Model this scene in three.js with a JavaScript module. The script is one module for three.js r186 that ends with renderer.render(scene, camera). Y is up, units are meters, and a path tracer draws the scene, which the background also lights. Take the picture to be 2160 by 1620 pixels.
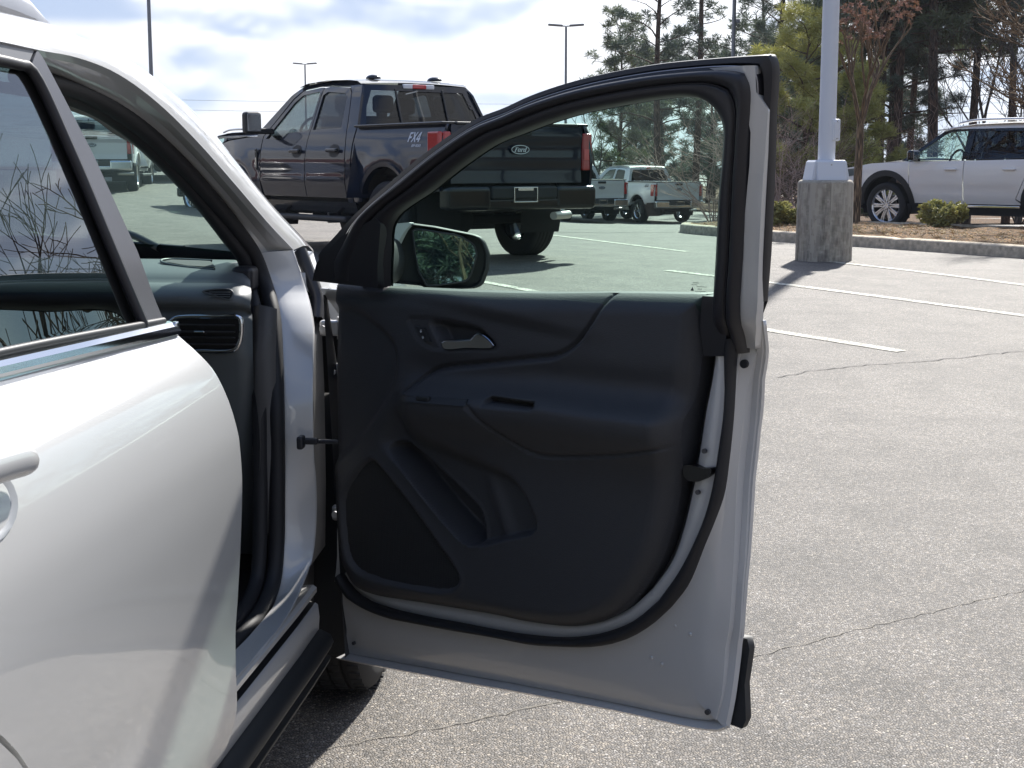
import * as THREE from 'three';
import { mergeGeometries } from 'three/addons/utils/BufferGeometryUtils.js';
import { RoundedBoxGeometry } from 'three/addons/geometries/RoundedBoxGeometry.js';
import { createNoise2D, createNoise3D } from 'simplex-noise';

// ------------------------------------------------------------------ camera, sky, sun, exposure
const RAD = Math.PI / 180;
const EYE = 1.38;
const scene = new THREE.Scene();
const camera = new THREE.PerspectiveCamera(29.25, 4 / 3, 0.05, 3000);
camera.position.set(0, EYE, 0);
camera.rotation.set(-8.44 * RAD, 0, 0);
const renderer = new THREE.WebGLRenderer({ antialias: true });
renderer.toneMapping = THREE.LinearToneMapping;
renderer.toneMappingExposure = 1.74;
renderer.shadowMap.enabled = true;

const SUN_AZ = 16.5 * RAD, SUN_EL = 35 * RAD;                      // azimuth to the right of the view axis
const SUN = new THREE.Vector3(Math.sin(SUN_AZ) * Math.cos(SUN_EL), Math.sin(SUN_EL), -Math.cos(SUN_AZ) * Math.cos(SUN_EL));
const sun = new THREE.DirectionalLight(new THREE.Color().setRGB(1, 0.965, 0.90), 4.8);
sun.position.copy(SUN).multiplyScalar(120);
sun.target.position.set(0, 0, -15);
sun.castShadow = true;
sun.shadow.mapSize.set(4096, 4096);
Object.assign(sun.shadow.camera, { left: -60, right: 60, top: 60, bottom: -60, near: 1, far: 400 });
sun.shadow.radius = 3.2;
scene.add(sun, sun.target);

function rng(seed) {
  let s = seed >>> 0;
  return () => { s = (s + 0x6d2b79f5) | 0; let t = Math.imul(s ^ (s >>> 15), 1 | s); t = (t + Math.imul(t ^ (t >>> 7), 61 | t)) ^ t; return ((t ^ (t >>> 14)) >>> 0) / 4294967296; };
}
const n2 = createNoise2D(rng(11)), n3 = createNoise3D(rng(12));
const clamp = (x, a = 0, b = 1) => Math.min(b, Math.max(a, x));
const lerp = (a, b, t) => a + (b - a) * t;
const smooth = (x) => { const t = clamp(x); return t * t * (3 - 2 * t); };
const step = (a, b, x) => smooth((x - a) / (b - a));

// a partly cloudy sky, computed once and used both as the background and as the light
{
  const W = 2048, H = 1024, data = new Float32Array(W * H * 4);
  const fbm = (x, y, oct) => { let s = 0, a = 0.5, f = 1; for (let i = 0; i < oct; i++) { s += a * n2(x * f + i * 17.3, y * f - i * 9.1); a *= 0.52; f *= 2.03; } return s; };
  for (let j = 0; j < H; j++) {
    const el = ((j + 0.5) / H - 0.5) * Math.PI, sy = Math.sin(el), cy = Math.cos(el);
    for (let i = 0; i < W; i++) {
      const az = ((i + 0.5) / W - 0.5) * 2 * Math.PI, dx = Math.cos(az) * cy, dz = Math.sin(az) * cy;
      const k = (j * W + i) * 4;
      const up = Math.max(sy, 0);
      const cosS = clamp(dx * SUN.x + sy * SUN.y + dz * SUN.z, -1, 1), ang = Math.acos(cosS);
      // clear air
      const hz = Math.exp(-up * 5.5);
      let r = lerp(0.075, 0.36, hz), g = lerp(0.145, 0.44, hz), b = lerp(0.32, 0.56, hz);
      const glow = 0.55 * Math.exp(-ang * 1.9) + 0.8 * Math.exp(-ang * 11);
      r += glow * 0.62; g += glow * 0.60; b += glow * 0.56;
      // clouds on a layer above the ground
      const t = 1 / (up + 0.10), px = dx * t, pz = dz * t;
      const warpx = 0.35 * n2(px * 0.5 + 4, pz * 0.5), warpz = 0.35 * n2(px * 0.5, pz * 0.5 + 9);
      const cf = fbm(px * 0.62 + warpx + 3.1, pz * 0.62 + warpz - 1.7, 7);
      const low = fbm(az * 2.6 + 8.0, el * 7.0 + 2.0, 7) + 0.10 - 0.25 * up;
      let c = step(-0.06, 0.30, cf) * step(0.03, 0.16, up + 0.06);
      const bank = step(-0.14, 0.26, low) * step(0.50, 0.12, up);
      const th = clamp(c + bank * 0.9);
      const thick = step(0.18, 0.62, cf) * 0.6 + step(0.15, 0.55, low) * 0.40 * bank;
      const lit = 0.38 - 0.14 * thick + (0.46 * Math.exp(-ang * 1.4) + 2.3 * Math.exp(-ang * 3.4)) * (1 - 0.3 * thick);
      const cr = lit * 0.98, cg = lit * 0.99, cb = lit * 1.02;
      r = lerp(r, cr, th * 0.92); g = lerp(g, cg, th * 0.92); b = lerp(b, cb, th * 0.92);
      if (sy < 0) { const d = clamp(-sy * 8); r = lerp(r, 0.16, d); g = lerp(g, 0.16, d); b = lerp(b, 0.16, d); }
      data[k] = r; data[k + 1] = g; data[k + 2] = b; data[k + 3] = 1;
    }
  }
  const sky = new THREE.DataTexture(data, W, H, THREE.RGBAFormat, THREE.FloatType);
  sky.mapping = THREE.EquirectangularReflectionMapping;
  sky.colorSpace = THREE.LinearSRGBColorSpace;
  sky.magFilter = THREE.LinearFilter; sky.minFilter = THREE.LinearFilter;
  sky.needsUpdate = true;
  scene.background = sky; scene.environment = sky;
}

// ------------------------------------------------------------------ helpers
const V = (x, y, z) => new THREE.Vector3(x, y, z);
const rgb = (r, g, b) => new THREE.Color().setRGB(r, g, b);
const std = (color, roughness, metalness = 0, extra = {}) => new THREE.MeshStandardMaterial({ color, roughness, metalness, side: THREE.DoubleSide, ...extra });
const phys = (color, roughness, metalness = 0, extra = {}) => new THREE.MeshPhysicalMaterial({ color, roughness, metalness, side: THREE.DoubleSide, ...extra });
const used = new Map();
function numbered(name) {
  const n = used.get(name) || 0; used.set(name, n + 1);
  return n ? `${name}_${String(n).padStart(3, '0')}` : name;
}
function mesh(name, geo, mat, parent) {
  const m = new THREE.Mesh(geo, mat); m.name = name; m.castShadow = true; m.receiveShadow = true;
  if (parent) parent.add(m);
  return m;
}
function thing(name, label, category, group) {
  const o = new THREE.Group(); o.name = numbered(name); scene.add(o);
  o.userData = { label, category }; if (group) o.userData.group = group;
  return o;
}
function structure(name, geo, mat) { const m = mesh(numbered(name), geo, mat, scene); m.userData.kind = 'structure'; return m; }
function copy(src, label, group) {
  const base = src.name.replace(/_\d{3}$/, ''), c = src.clone(true);
  c.name = numbered(base); c.userData = { ...src.userData, label }; if (group) c.userData.group = group;
  scene.add(c); return c;
}

// smooth monotone interpolation through a table of [x, y]
function spline1(tab) {
  const n = tab.length, m = [];
  const d = tab.slice(1).map((p, i) => (p[1] - tab[i][1]) / (p[0] - tab[i][0]));
  for (let i = 0; i < n; i++) {
    if (i === 0) m.push(d[0]); else if (i === n - 1) m.push(d[n - 2]);
    else m.push(d[i - 1] * d[i] <= 0 ? 0 : (2 * d[i - 1] * d[i]) / (d[i - 1] + d[i]));
  }
  return (x) => {
    if (x <= tab[0][0]) return tab[0][1] + (x - tab[0][0]) * m[0];
    if (x >= tab[n - 1][0]) return tab[n - 1][1] + (x - tab[n - 1][0]) * m[n - 1];
    let i = 0; while (x > tab[i + 1][0]) i++;
    const h = tab[i + 1][0] - tab[i][0], t = (x - tab[i][0]) / h, t2 = t * t, t3 = t2 * t;
    return (2 * t3 - 3 * t2 + 1) * tab[i][1] + (t3 - 2 * t2 + t) * h * m[i] + (-2 * t3 + 3 * t2) * tab[i + 1][1] + (t3 - t2) * h * m[i + 1];
  };
}
// resampled smooth curves in 2D and 3D
function curve3(pts, n, closed = false, type = 'centripetal') {
  const c = new THREE.CatmullRomCurve3(pts.map((p) => (p.isVector3 ? p : V(p[0], p[1], p[2] || 0))), closed, type);
  return c.getSpacedPoints(closed ? n : n - 1).slice(0, n);
}
const curve2 = (pts, n, closed = false) => curve3(pts.map((p) => [p[0], p[1], 0]), n, closed).map((p) => [p.x, p.y]);
function resample(pts, n) {                                            // straight segments
  const d = [0]; for (let i = 1; i < pts.length; i++) d.push(d[i - 1] + Math.hypot(...pts[i].map((c, k) => c - pts[i - 1][k])));
  const out = []; let k = 0;
  for (let i = 0; i < n; i++) { const s = d[d.length - 1] * i / (n - 1); while (k < pts.length - 2 && s > d[k + 1]) k++; const t = (s - d[k]) / (d[k + 1] - d[k] || 1); out.push(pts[k].map((c, q) => lerp(c, pts[k + 1][q], t))); }
  return out;
}
const inside = (x, y, p) => { let r = false; for (let i = 0, j = p.length - 1; i < p.length; j = i++) if ((p[i][1] > y) !== (p[j][1] > y) && x < (p[j][0] - p[i][0]) * (y - p[i][1]) / (p[j][1] - p[i][1]) + p[i][0]) r = !r; return r; };
function distTo(x, y, p, closed = true) {
  let m = 1e9;
  for (let i = closed ? 0 : 1; i < p.length; i++) {
    const a = p[(i + p.length - 1) % p.length], b = p[i], dx = b[0] - a[0], dy = b[1] - a[1], l = dx * dx + dy * dy;
    const t = l ? clamp(((x - a[0]) * dx + (y - a[1]) * dy) / l) : 0, ex = x - a[0] - t * dx, ey = y - a[1] - t * dy;
    m = Math.min(m, ex * ex + ey * ey);
  }
  return Math.sqrt(m);
}
const sdf = (x, y, p) => (inside(x, y, p) ? -1 : 1) * distTo(x, y, p);   // negative inside
const area = (p) => { let a = 0; for (let i = 0, j = p.length - 1; i < p.length; j = i++) a += p[j][0] * p[i][1] - p[i][0] * p[j][1]; return a / 2; };
const ccw = (p) => (area(p) < 0 ? p.slice().reverse() : p);

function clipCell(poly, x0, y0, x1, y1) {
  let out = poly;
  for (const [ax, sgn, lim] of [[0, 1, x0], [0, -1, x1], [1, 1, y0], [1, -1, y1]]) {
    const src = out; out = [];
    for (let i = 0, j = src.length - 1; i < src.length; j = i++) {
      const a = src[j], b = src[i], da = sgn * (a[ax] - lim), db = sgn * (b[ax] - lim);
      if ((da >= 0) !== (db >= 0)) { const t = da / (da - db); out.push([lerp(a[0], b[0], t), lerp(a[1], b[1], t)]); }
      if (db >= 0) out.push(b);
    }
    if (!out.length) break;
  }
  return out;
}
// a sheet with the given 2D outline (and holes), gridded at `cell` and bent by map(a, b) -> [x, y, z]; with `back` it becomes a solid
function patch(outline, cell, map, { holes = [], back = null, uvScale = 1 } = {}) {
  let poly = ccw(outline);
  for (const h0 of holes) {
    const h = ccw(h0).slice().reverse(); let best = [1e9, 0, 0];
    poly.forEach((p, i) => h.forEach((q, j) => { const d = Math.hypot(p[0] - q[0], p[1] - q[1]); if (d < best[0]) best = [d, i, j]; }));
    const [, i, j] = best;
    poly = [...poly.slice(0, i + 1), ...h.slice(j), ...h.slice(0, j + 1), ...poly.slice(i)];
  }
  let x0 = 1e9, y0 = 1e9, x1 = -1e9, y1 = -1e9;
  for (const p of poly) { x0 = Math.min(x0, p[0]); x1 = Math.max(x1, p[0]); y0 = Math.min(y0, p[1]); y1 = Math.max(y1, p[1]); }
  x0 -= cell * 0.37; y0 -= cell * 0.41;
  const nx = Math.ceil((x1 - x0) / cell) + 1, ny = Math.ceil((y1 - y0) / cell) + 1, edge = new Uint8Array(nx * ny);
  for (let i = 0, j = poly.length - 1; i < poly.length; j = i++) {
    const a = poly[j], b = poly[i], n = Math.ceil(Math.hypot(b[0] - a[0], b[1] - a[1]) / (cell * 0.15)) + 1;
    for (let k = 0; k <= n; k++) { const cx = Math.floor((lerp(a[0], b[0], k / n) - x0) / cell), cy = Math.floor((lerp(a[1], b[1], k / n) - y0) / cell); if (cx >= 0 && cy >= 0 && cx < nx && cy < ny) edge[cy * nx + cx] = 1; }
  }
  const ids = new Map(), uv = [], idx = [];
  const vid = (a, b) => { const key = Math.round(a * 20000) * 4000037 + Math.round(b * 20000); let v = ids.get(key); if (v === undefined) { v = uv.length / 2; ids.set(key, v); uv.push(a, b); } return v; };
  for (let cy = 0; cy < ny; cy++) for (let cx = 0; cx < nx; cx++) {
    const ax = x0 + cx * cell, ay = y0 + cy * cell, bx = ax + cell, by = ay + cell;
    if (!edge[cy * nx + cx]) {
      if (!inside(ax + cell / 2, ay + cell / 2, poly)) continue;
      const a = vid(ax, ay), b = vid(bx, ay), c = vid(bx, by), d = vid(ax, by); idx.push(a, b, c, a, c, d);
    } else {
      const q = clipCell(poly, ax, ay, bx, by).filter((p, i, s) => { const o = s[(i + s.length - 1) % s.length]; return Math.hypot(p[0] - o[0], p[1] - o[1]) > 2e-5; });
      if (q.length < 3) continue;
      const w = q.map((p) => new THREE.Vector2(p[0], p[1]));
      if (Math.abs(THREE.ShapeUtils.area(w)) < 1e-9) continue;
      for (const t of THREE.ShapeUtils.triangulateShape(w, [])) {
        const P = t.map((k) => q[k]), ar = (P[1][0] - P[0][0]) * (P[2][1] - P[0][1]) - (P[2][0] - P[0][0]) * (P[1][1] - P[0][1]);
        if (Math.abs(ar) < 1e-10) continue;
        const I = P.map((p) => vid(p[0], p[1])); if (ar < 0) I.reverse(); idx.push(...I);
      }
    }
  }
  const make = (f, flip) => {
    const pos = []; for (let i = 0; i < uv.length; i += 2) pos.push(...f(uv[i], uv[i + 1]));
    const g = new THREE.BufferGeometry();
    g.setAttribute('position', new THREE.Float32BufferAttribute(pos, 3));
    g.setAttribute('uv', new THREE.Float32BufferAttribute(uv.map((x) => x * uvScale), 2));
    g.setIndex(flip ? idx.slice().reverse() : idx.slice()); g.computeVertexNormals(); return g;
  };
  const parts = [make(map, false)];
  if (back) {
    parts.push(make(back, true));
    for (const loop of [outline, ...holes]) {
      const pts = []; loop.forEach((a, i) => { const b = loop[(i + 1) % loop.length], n = Math.max(1, Math.ceil(Math.hypot(b[0] - a[0], b[1] - a[1]) / cell)); for (let k = 0; k < n; k++) pts.push([lerp(a[0], b[0], k / n), lerp(a[1], b[1], k / n)]); });
      pts.push(pts[0]);
      parts.push(loft([pts.map((p) => V(...map(p[0], p[1]))), pts.map((p) => V(...back(p[0], p[1])))]));
    }
  }
  return parts.length > 1 ? mergeGeometries(parts) : parts[0];
}
// a surface through a list of equally long rows of points
function loft(rows, { closed = false } = {}) {
  const n = rows[0].length, m = rows.length, pos = [], uv = [], idx = [];
  let v = 0;
  rows.forEach((row, j) => {
    let u = 0;
    if (j) v += row[n >> 1].distanceTo(rows[j - 1][n >> 1]);
    row.forEach((p, i) => { if (i) u += p.distanceTo(row[i - 1]); pos.push(p.x, p.y, p.z); uv.push(u, v); });
  });
  for (let j = 0; j < m - 1 + (closed ? 1 : 0); j++) for (let i = 0; i < n - 1; i++) { const a = j * n + i, c = ((j + 1) % m) * n + i; idx.push(a, a + 1, c + 1, a, c + 1, c); }
  const g = new THREE.BufferGeometry();
  g.setAttribute('position', new THREE.Float32BufferAttribute(pos, 3)); g.setAttribute('uv', new THREE.Float32BufferAttribute(uv, 2)); g.setIndex(idx); g.computeVertexNormals();
  return g;
}
// creased loft: every strip between two rows gets its own normals
const strips = (rows) => mergeGeometries(rows.slice(1).map((r, i) => loft([rows[i], r])));
const tube = (pts, r, seg = 24, rad = 8, closed = false) => new THREE.TubeGeometry(new THREE.CatmullRomCurve3(pts.map((p) => (p.isVector3 ? p : V(...p))), closed, 'centripetal'), seg, r, rad, closed);
const rbox = (w, h, d, r, x = 0, y = 0, z = 0, s = 2) => { const g = new RoundedBoxGeometry(w, h, d, s, r); g.translate(x, y, z); return g; };
const cyl = (r0, r1, h, seg = 16, x = 0, y = 0, z = 0) => { const g = new THREE.CylinderGeometry(r0, r1, h, seg); g.translate(x, y, z); return g; };
function join(list) { return mergeGeometries(list.map((g) => { const q = g.index ? g.toNonIndexed() : g; for (const k of Object.keys(q.attributes)) if (!['position', 'normal', 'uv'].includes(k)) q.deleteAttribute(k); if (!q.attributes.uv) q.setAttribute('uv', new THREE.Float32BufferAttribute(new Float32Array(q.attributes.position.count * 2), 2)); return q; })); }
function extrude(pts, depth, bevel = 0.002, seg = 2) {
  const s = new THREE.Shape(pts.map((p) => new THREE.Vector2(p[0], p[1])));
  return new THREE.ExtrudeGeometry(s, { depth, bevelEnabled: bevel > 0, bevelThickness: bevel, bevelSize: bevel, bevelSegments: seg, steps: 1, curveSegments: 8 });
}
function dataMap(size, fn, srgb = true) {                             // fn(i, j) -> [r, g, b] 0..1
  const d = new Uint8Array(size * size * 4);
  for (let j = 0; j < size; j++) for (let i = 0; i < size; i++) { const c = fn(i, j), k = (j * size + i) * 4; d[k] = clamp(c[0]) * 255; d[k + 1] = clamp(c[1]) * 255; d[k + 2] = clamp(c[2]) * 255; d[k + 3] = 255; }
  const t = new THREE.DataTexture(d, size, size); t.wrapS = t.wrapT = THREE.RepeatWrapping; t.magFilter = THREE.LinearFilter; t.minFilter = THREE.LinearMipmapLinearFilter; t.generateMipmaps = true;
  if (srgb) t.colorSpace = THREE.SRGBColorSpace; t.needsUpdate = true; return t;
}
function canvasMap(w, h, draw) {
  const c = document.createElement('canvas'); c.width = w; c.height = h; draw(c.getContext('2d'), w, h);
  const t = new THREE.CanvasTexture(c); t.colorSpace = THREE.SRGBColorSpace; return t;
}
// noise that tiles with period p (in cells)
function tileNoise(seed, p) {
  const r = rng(seed), a = new Float32Array(p * p); for (let i = 0; i < a.length; i++) a[i] = r();
  return (x, y) => { const xi = Math.floor(x), yi = Math.floor(y), u = smooth(x - xi), v = smooth(y - yi), q = (i, j) => a[((j % p) + p) % p * p + ((i % p) + p) % p]; return lerp(lerp(q(xi, yi), q(xi + 1, yi), u), lerp(q(xi, yi + 1), q(xi + 1, yi + 1), u), v); };
}
// ------------------------------------------------------------------ ground
// height of the car park at (x, z): level round the near car, then a slow rise, falling away to the right and climbing to the left farther off
function gh(x, z) {
  const Z = -z;
  return 0.36 * step(4.5, 16.5, Z) + step(22, 52, Z) * lerp(-0.95, 0.75, step(4, -12, x));
}
const TILE = 2.4;
const asphaltMaps = (() => {
  const N = 2048, cells = 330, r = rng(5), px = new Float32Array(cells * cells), py = new Float32Array(cells * cells), tone = new Float32Array(cells * cells), hue = new Float32Array(cells * cells), hgt = new Float32Array(cells * cells);
  for (let i = 0; i < px.length; i++) { px[i] = r(); py[i] = r(); const q = r(); tone[i] = q < 0.10 ? 0.38 + 0.2 * r() : q < 0.16 ? 0.88 + 0.12 * r() : 0.52 + 0.30 * r(); hue[i] = r() - 0.5; hgt[i] = 0.5 + 0.5 * r(); }
  const A = tileNoise(71, 12), B = tileNoise(72, 60);
  const col = new Uint8Array(N * N * 4), bmp = new Uint8Array(N * N * 4);
  for (let j = 0; j < N; j++) for (let i = 0; i < N; i++) {
    const x = i / N * cells, y = j / N * cells, xi = Math.floor(x), yi = Math.floor(y);
    let d1 = 9, d2 = 9, id = 0;
    for (let b = -1; b <= 1; b++) for (let a = -1; a <= 1; a++) {
      const cx = (xi + a + cells) % cells, cy = (yi + b + cells) % cells, q = cy * cells + cx;
      const ex = xi + a + px[q] - x, ey = yi + b + py[q] - y, d = ex * ex + ey * ey;
      if (d < d1) { d2 = d1; d1 = d; id = q; } else if (d < d2) d2 = d;
    }
    const gap = Math.sqrt(d2) - Math.sqrt(d1), st = smooth(gap / 0.30);
    const big = A(i / N * 12, j / N * 12) * 0.6 + B(i / N * 60, j / N * 60) * 0.4;
    const t = lerp(0.28, tone[id], st) * (0.84 + 0.32 * big), k = (j * N + i) * 4;
    col[k] = clamp(t * (1.02 + 0.06 * hue[id])) * 255; col[k + 1] = clamp(t * (0.985 + 0.02 * hue[id])) * 255; col[k + 2] = clamp(t * (0.95 - 0.05 * hue[id])) * 255; col[k + 3] = 255;
    const h = clamp(st * hgt[id] * 0.8 + 0.2 * big); bmp[k] = bmp[k + 1] = bmp[k + 2] = h * 255; bmp[k + 3] = 255;
  }
  const mk = (d, s) => { const t = new THREE.DataTexture(d, N, N); t.wrapS = t.wrapT = THREE.RepeatWrapping; t.magFilter = THREE.LinearFilter; t.minFilter = THREE.LinearMipmapLinearFilter; t.generateMipmaps = true; if (s) t.colorSpace = THREE.SRGBColorSpace; t.needsUpdate = true; return t; };
  return [mk(col, true), mk(bmp, false)];
})();
const asphaltMat = std(rgb(0.455, 0.432, 0.402), 0.72, 0, { map: asphaltMaps[0], bumpMap: asphaltMaps[1], bumpScale: 0.0035, vertexColors: true });
{
  const rings = [0], sect = 220, pos = [], uv = [], col = [], idx = [];
  for (let r = 0.4; r < 900; r *= 1.055) rings.push(r);
  rings.forEach((r) => {
    for (let s = 0; s <= sect; s++) {
      const a = s / sect * 2 * Math.PI, x = Math.sin(a) * r, z = -Math.cos(a) * r;
      pos.push(x, gh(x, z), z); uv.push(x / TILE, z / TILE);
      const m = 1 + 0.035 * n2(x * 0.35, z * 0.35) + 0.03 * n2(x * 1.1 + 5, z * 1.1) + 0.04 * n2(x * 0.06, z * 0.06 + 3);
      col.push(m, m, m);
    }
  });
  for (let j = 0; j < rings.length - 1; j++) for (let s = 0; s < sect; s++) { const a = j * (sect + 1) + s, b = a + sect + 1; idx.push(a, a + 1, b + 1, a, b + 1, b); }
  const g = new THREE.BufferGeometry();
  g.setAttribute('position', new THREE.Float32BufferAttribute(pos, 3)); g.setAttribute('uv', new THREE.Float32BufferAttribute(uv, 2)); g.setAttribute('color', new THREE.Float32BufferAttribute(col, 3)); g.setIndex(idx); g.computeVertexNormals();
  structure('car_park_asphalt', g, asphaltMat);
}
// strips that follow the ground: pts are [x, Z] in metres
function drape(pts, width, lift, wob = 0, seed = 1, seg = 60) {
  const c = resample(pts, seg), L = [], R = [], r = rng(seed);
  c.forEach((p, i) => {
    const a = c[Math.max(0, i - 1)], b = c[Math.min(seg - 1, i + 1)], l = Math.hypot(b[0] - a[0], b[1] - a[1]), nx = -(b[1] - a[1]) / l, nz = (b[0] - a[0]) / l;
    const o = wob * n2(i * 0.33, seed * 7.7) + wob * 0.5 * (r() - 0.5), w = width * (1 + (wob ? 0.5 * n2(i * 0.4, seed + 50) : 0.03 * (r() - 0.5))) / 2;
    const A = [p[0] + nx * (o + w), p[1] + nz * (o + w)], B = [p[0] + nx * (o - w), p[1] + nz * (o - w)];
    L.push(V(A[0], gh(A[0], -A[1]) + lift, -A[1])); R.push(V(B[0], gh(B[0], -B[1]) + lift, -B[1]));
  });
  const g = loft([L, R]), P = g.attributes.position, U = g.attributes.uv;
  for (let i = 0; i < P.count; i++) U.setXY(i, P.getX(i) / TILE, P.getZ(i) / TILE);
  return g;
}
const wornPaint = (() => { const a = tileNoise(31, 160), b = tileNoise(32, 40); return dataMap(1024, (i, j) => { const q = a(i / 1024 * 160, j / 1024 * 160) * 0.65 + b(i / 1024 * 40, j / 1024 * 40) * 0.35, t = step(0.36, 0.52, q), v = lerp(0.60, 0.93, t); return [v, v * 0.985, v * 0.93]; }); })();
const lineMat = std(rgb(0.80, 0.79, 0.74), 0.75, 0, { map: wornPaint, bumpMap: asphaltMaps[1], bumpScale: 0.002 });
for (const [pts, w] of [
  [[[1.55, 14.75], [4.9, 10.19]], 0.105], [[[0.9, 11.92], [2.61, 9.78]], 0.105], [[[3.30, 16.05], [4.7, 13.35]], 0.10],
  [[[-0.5, 14.05], [1.33, 11.11]], 0.10], [[[0.30, 22.7], [2.1, 17.62]], 0.10], [[[5.3, 12.4], [7.2, 9.8]], 0.10],
  [[[-7.5, 23.0], [-5.6, 19.6]], 0.10], [[[-10.2, 24.6], [-8.3, 21.2]], 0.10]]) structure('parking_line', drape(pts, w, 0.004, 0, 3), lineMat);
const crackMat = std(rgb(0.13, 0.122, 0.115), 0.9);
const seamMat = std(rgb(0.20, 0.18, 0.15), 0.9);
structure('pavement_crack', drape([[1.61, 8.85], [1.9, 9.09], [2.26, 9.26], [2.7, 9.42], [3.44, 9.81], [4.8, 10.5]], 0.010, 0.004, 0.02, 4, 90), crackMat);
structure('pavement_crack', drape([[-3.5, 23.4], [-0.44, 22.98], [0.88, 22.82], [2.5, 22.7]], 0.05, 0.004, 0.03, 5), crackMat);
structure('pavement_seam', drape([[-0.58, 3.27], [-0.37, 3.39], [-0.1, 3.53], [0.15, 3.68], [0.5, 3.9], [0.69, 4.02], [1.03, 4.26], [1.69, 4.69], [2.6, 5.2]], 0.0035, 0.003, 0.012, 6, 140), seamMat);
structure('pavement_crack', drape([[-9, 24.5], [-5.2, 21.6], [-2.5, 20.9]], 0.03, 0.004, 0.05, 8), crackMat);

// planting island with a concrete kerb
const KERB = [[2.72, 23.6], [2.60, 22.9], [2.72, 22.25], [3.0, 21.55], [3.48, 20.25], [4.18, 19.15], [5.13, 17.45], [5.75, 16.25], [7.1, 14.3], [9.5, 11.0]];
const INNER = [[5.0, 25.3], [6.5, 23.2], [8.2, 20.9], [10.2, 18.2], [12.5, 15.2]];                  // far side of the island, where the next bay begins
const concrete = (() => { const a = tileNoise(41, 24), b = tileNoise(42, 200); return dataMap(1024, (i, j) => { const q = a(i / 1024 * 24, j / 1024 * 24), f = b(i / 1024 * 200, j / 1024 * 200), v = 0.62 + 0.20 * q + 0.14 * (f - 0.5); return [v, v * 0.975, v * 0.92]; }); })();
const kerbMat = std(rgb(1.0, 0.90, 0.77), 0.9, 0, { map: concrete, bumpMap: concrete, bumpScale: 0.003 });
function kerbRun(pts, name) {
  const c = curve2(pts, 130), prof = [[0, 0], [0.012, 0.11], [0.035, 0.135], [0.14, 0.14], [0.155, 0.0]];
  const rows = prof.map(() => []);
  c.forEach((p, i) => {
    const a = c[Math.max(0, i - 1)], b = c[Math.min(c.length - 1, i + 1)], l = Math.hypot(b[0] - a[0], b[1] - a[1]), nx = -(b[1] - a[1]) / l, nz = (b[0] - a[0]) / l;
    const joint = i % 32 === 20 ? 0.012 : 0;                       // recessed expansion joint
    prof.forEach(([o, y], k) => { const s = joint * (k > 0 && k < 4 ? 1 : 0), x = p[0] + nx * (o + s), Z = p[1] + nz * (o + s); rows[k].push(V(x, gh(x, -Z) + y - (k === 0 || k === 4 ? 0.03 : 0) - s, -Z)); });
  });
  const g = loft(rows); g.scale(1, 1, 1); structure(name, g, kerbMat);
}
kerbRun(KERB, 'concrete_kerb');
kerbRun(INNER.slice().reverse(), 'concrete_kerb');
const mulchMap = (() => { const a = tileNoise(51, 30), b = tileNoise(52, 220), c = tileNoise(53, 110); return dataMap(1024, (i, j) => { const u = i / 1024, w = j / 1024, q = a(u * 30, w * 30), f = b(u * 220, w * 70), e = c(u * 60, w * 110), v = 0.42 + 0.25 * q + 0.55 * (f - 0.5) + 0.3 * (e - 0.5); return [v * 1.05, v * 0.86, v * 0.62]; }); })();
const mulchMat = std(rgb(0.62, 0.52, 0.38), 0.95, 0, { map: mulchMap, bumpMap: mulchMap, bumpScale: 0.04 });
{
  const outline = [...curve2(KERB, 60).map((p) => [p[0] + 0.06, p[1] + 0.05]), [12.7, 12.5], ...INNER.slice().reverse(), [3.8, 25.0]];
  structure('planting_bed', patch(outline, 0.22, (x, Z) => [x, gh(x, -Z) + 0.11 + 0.035 * n2(x * 1.7, Z * 1.7) + 0.02 * n2(x * 5, Z * 5), -Z], { uvScale: 0.6 }), mulchMat);
}
// leaf litter under the woods on the right and behind the car park
const litterMat = std(rgb(0.40, 0.31, 0.21), 0.95, 0, { map: mulchMap, bumpMap: mulchMap, bumpScale: 0.05 });
{
  const outline = [[9, 40], [16, 31], [22, 25], [27, 12], [27, -45], [120, -45], [120, 140], [-70, 140], [-60, 92], [-10, 84], [4, 74], [9, 62], [11, 50]];
  structure('woodland_floor', patch(outline, 3, (x, Z) => [x, gh(x, -Z) + 0.06 + 0.9 * step(0, 30, distTo(x, Z, outline)) * 0.0 + 0.15 * n2(x * 0.12, Z * 0.12) * step(0, 6, distTo(x, Z, outline)), -Z], { uvScale: 0.35 }), litterMat);
}
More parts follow.
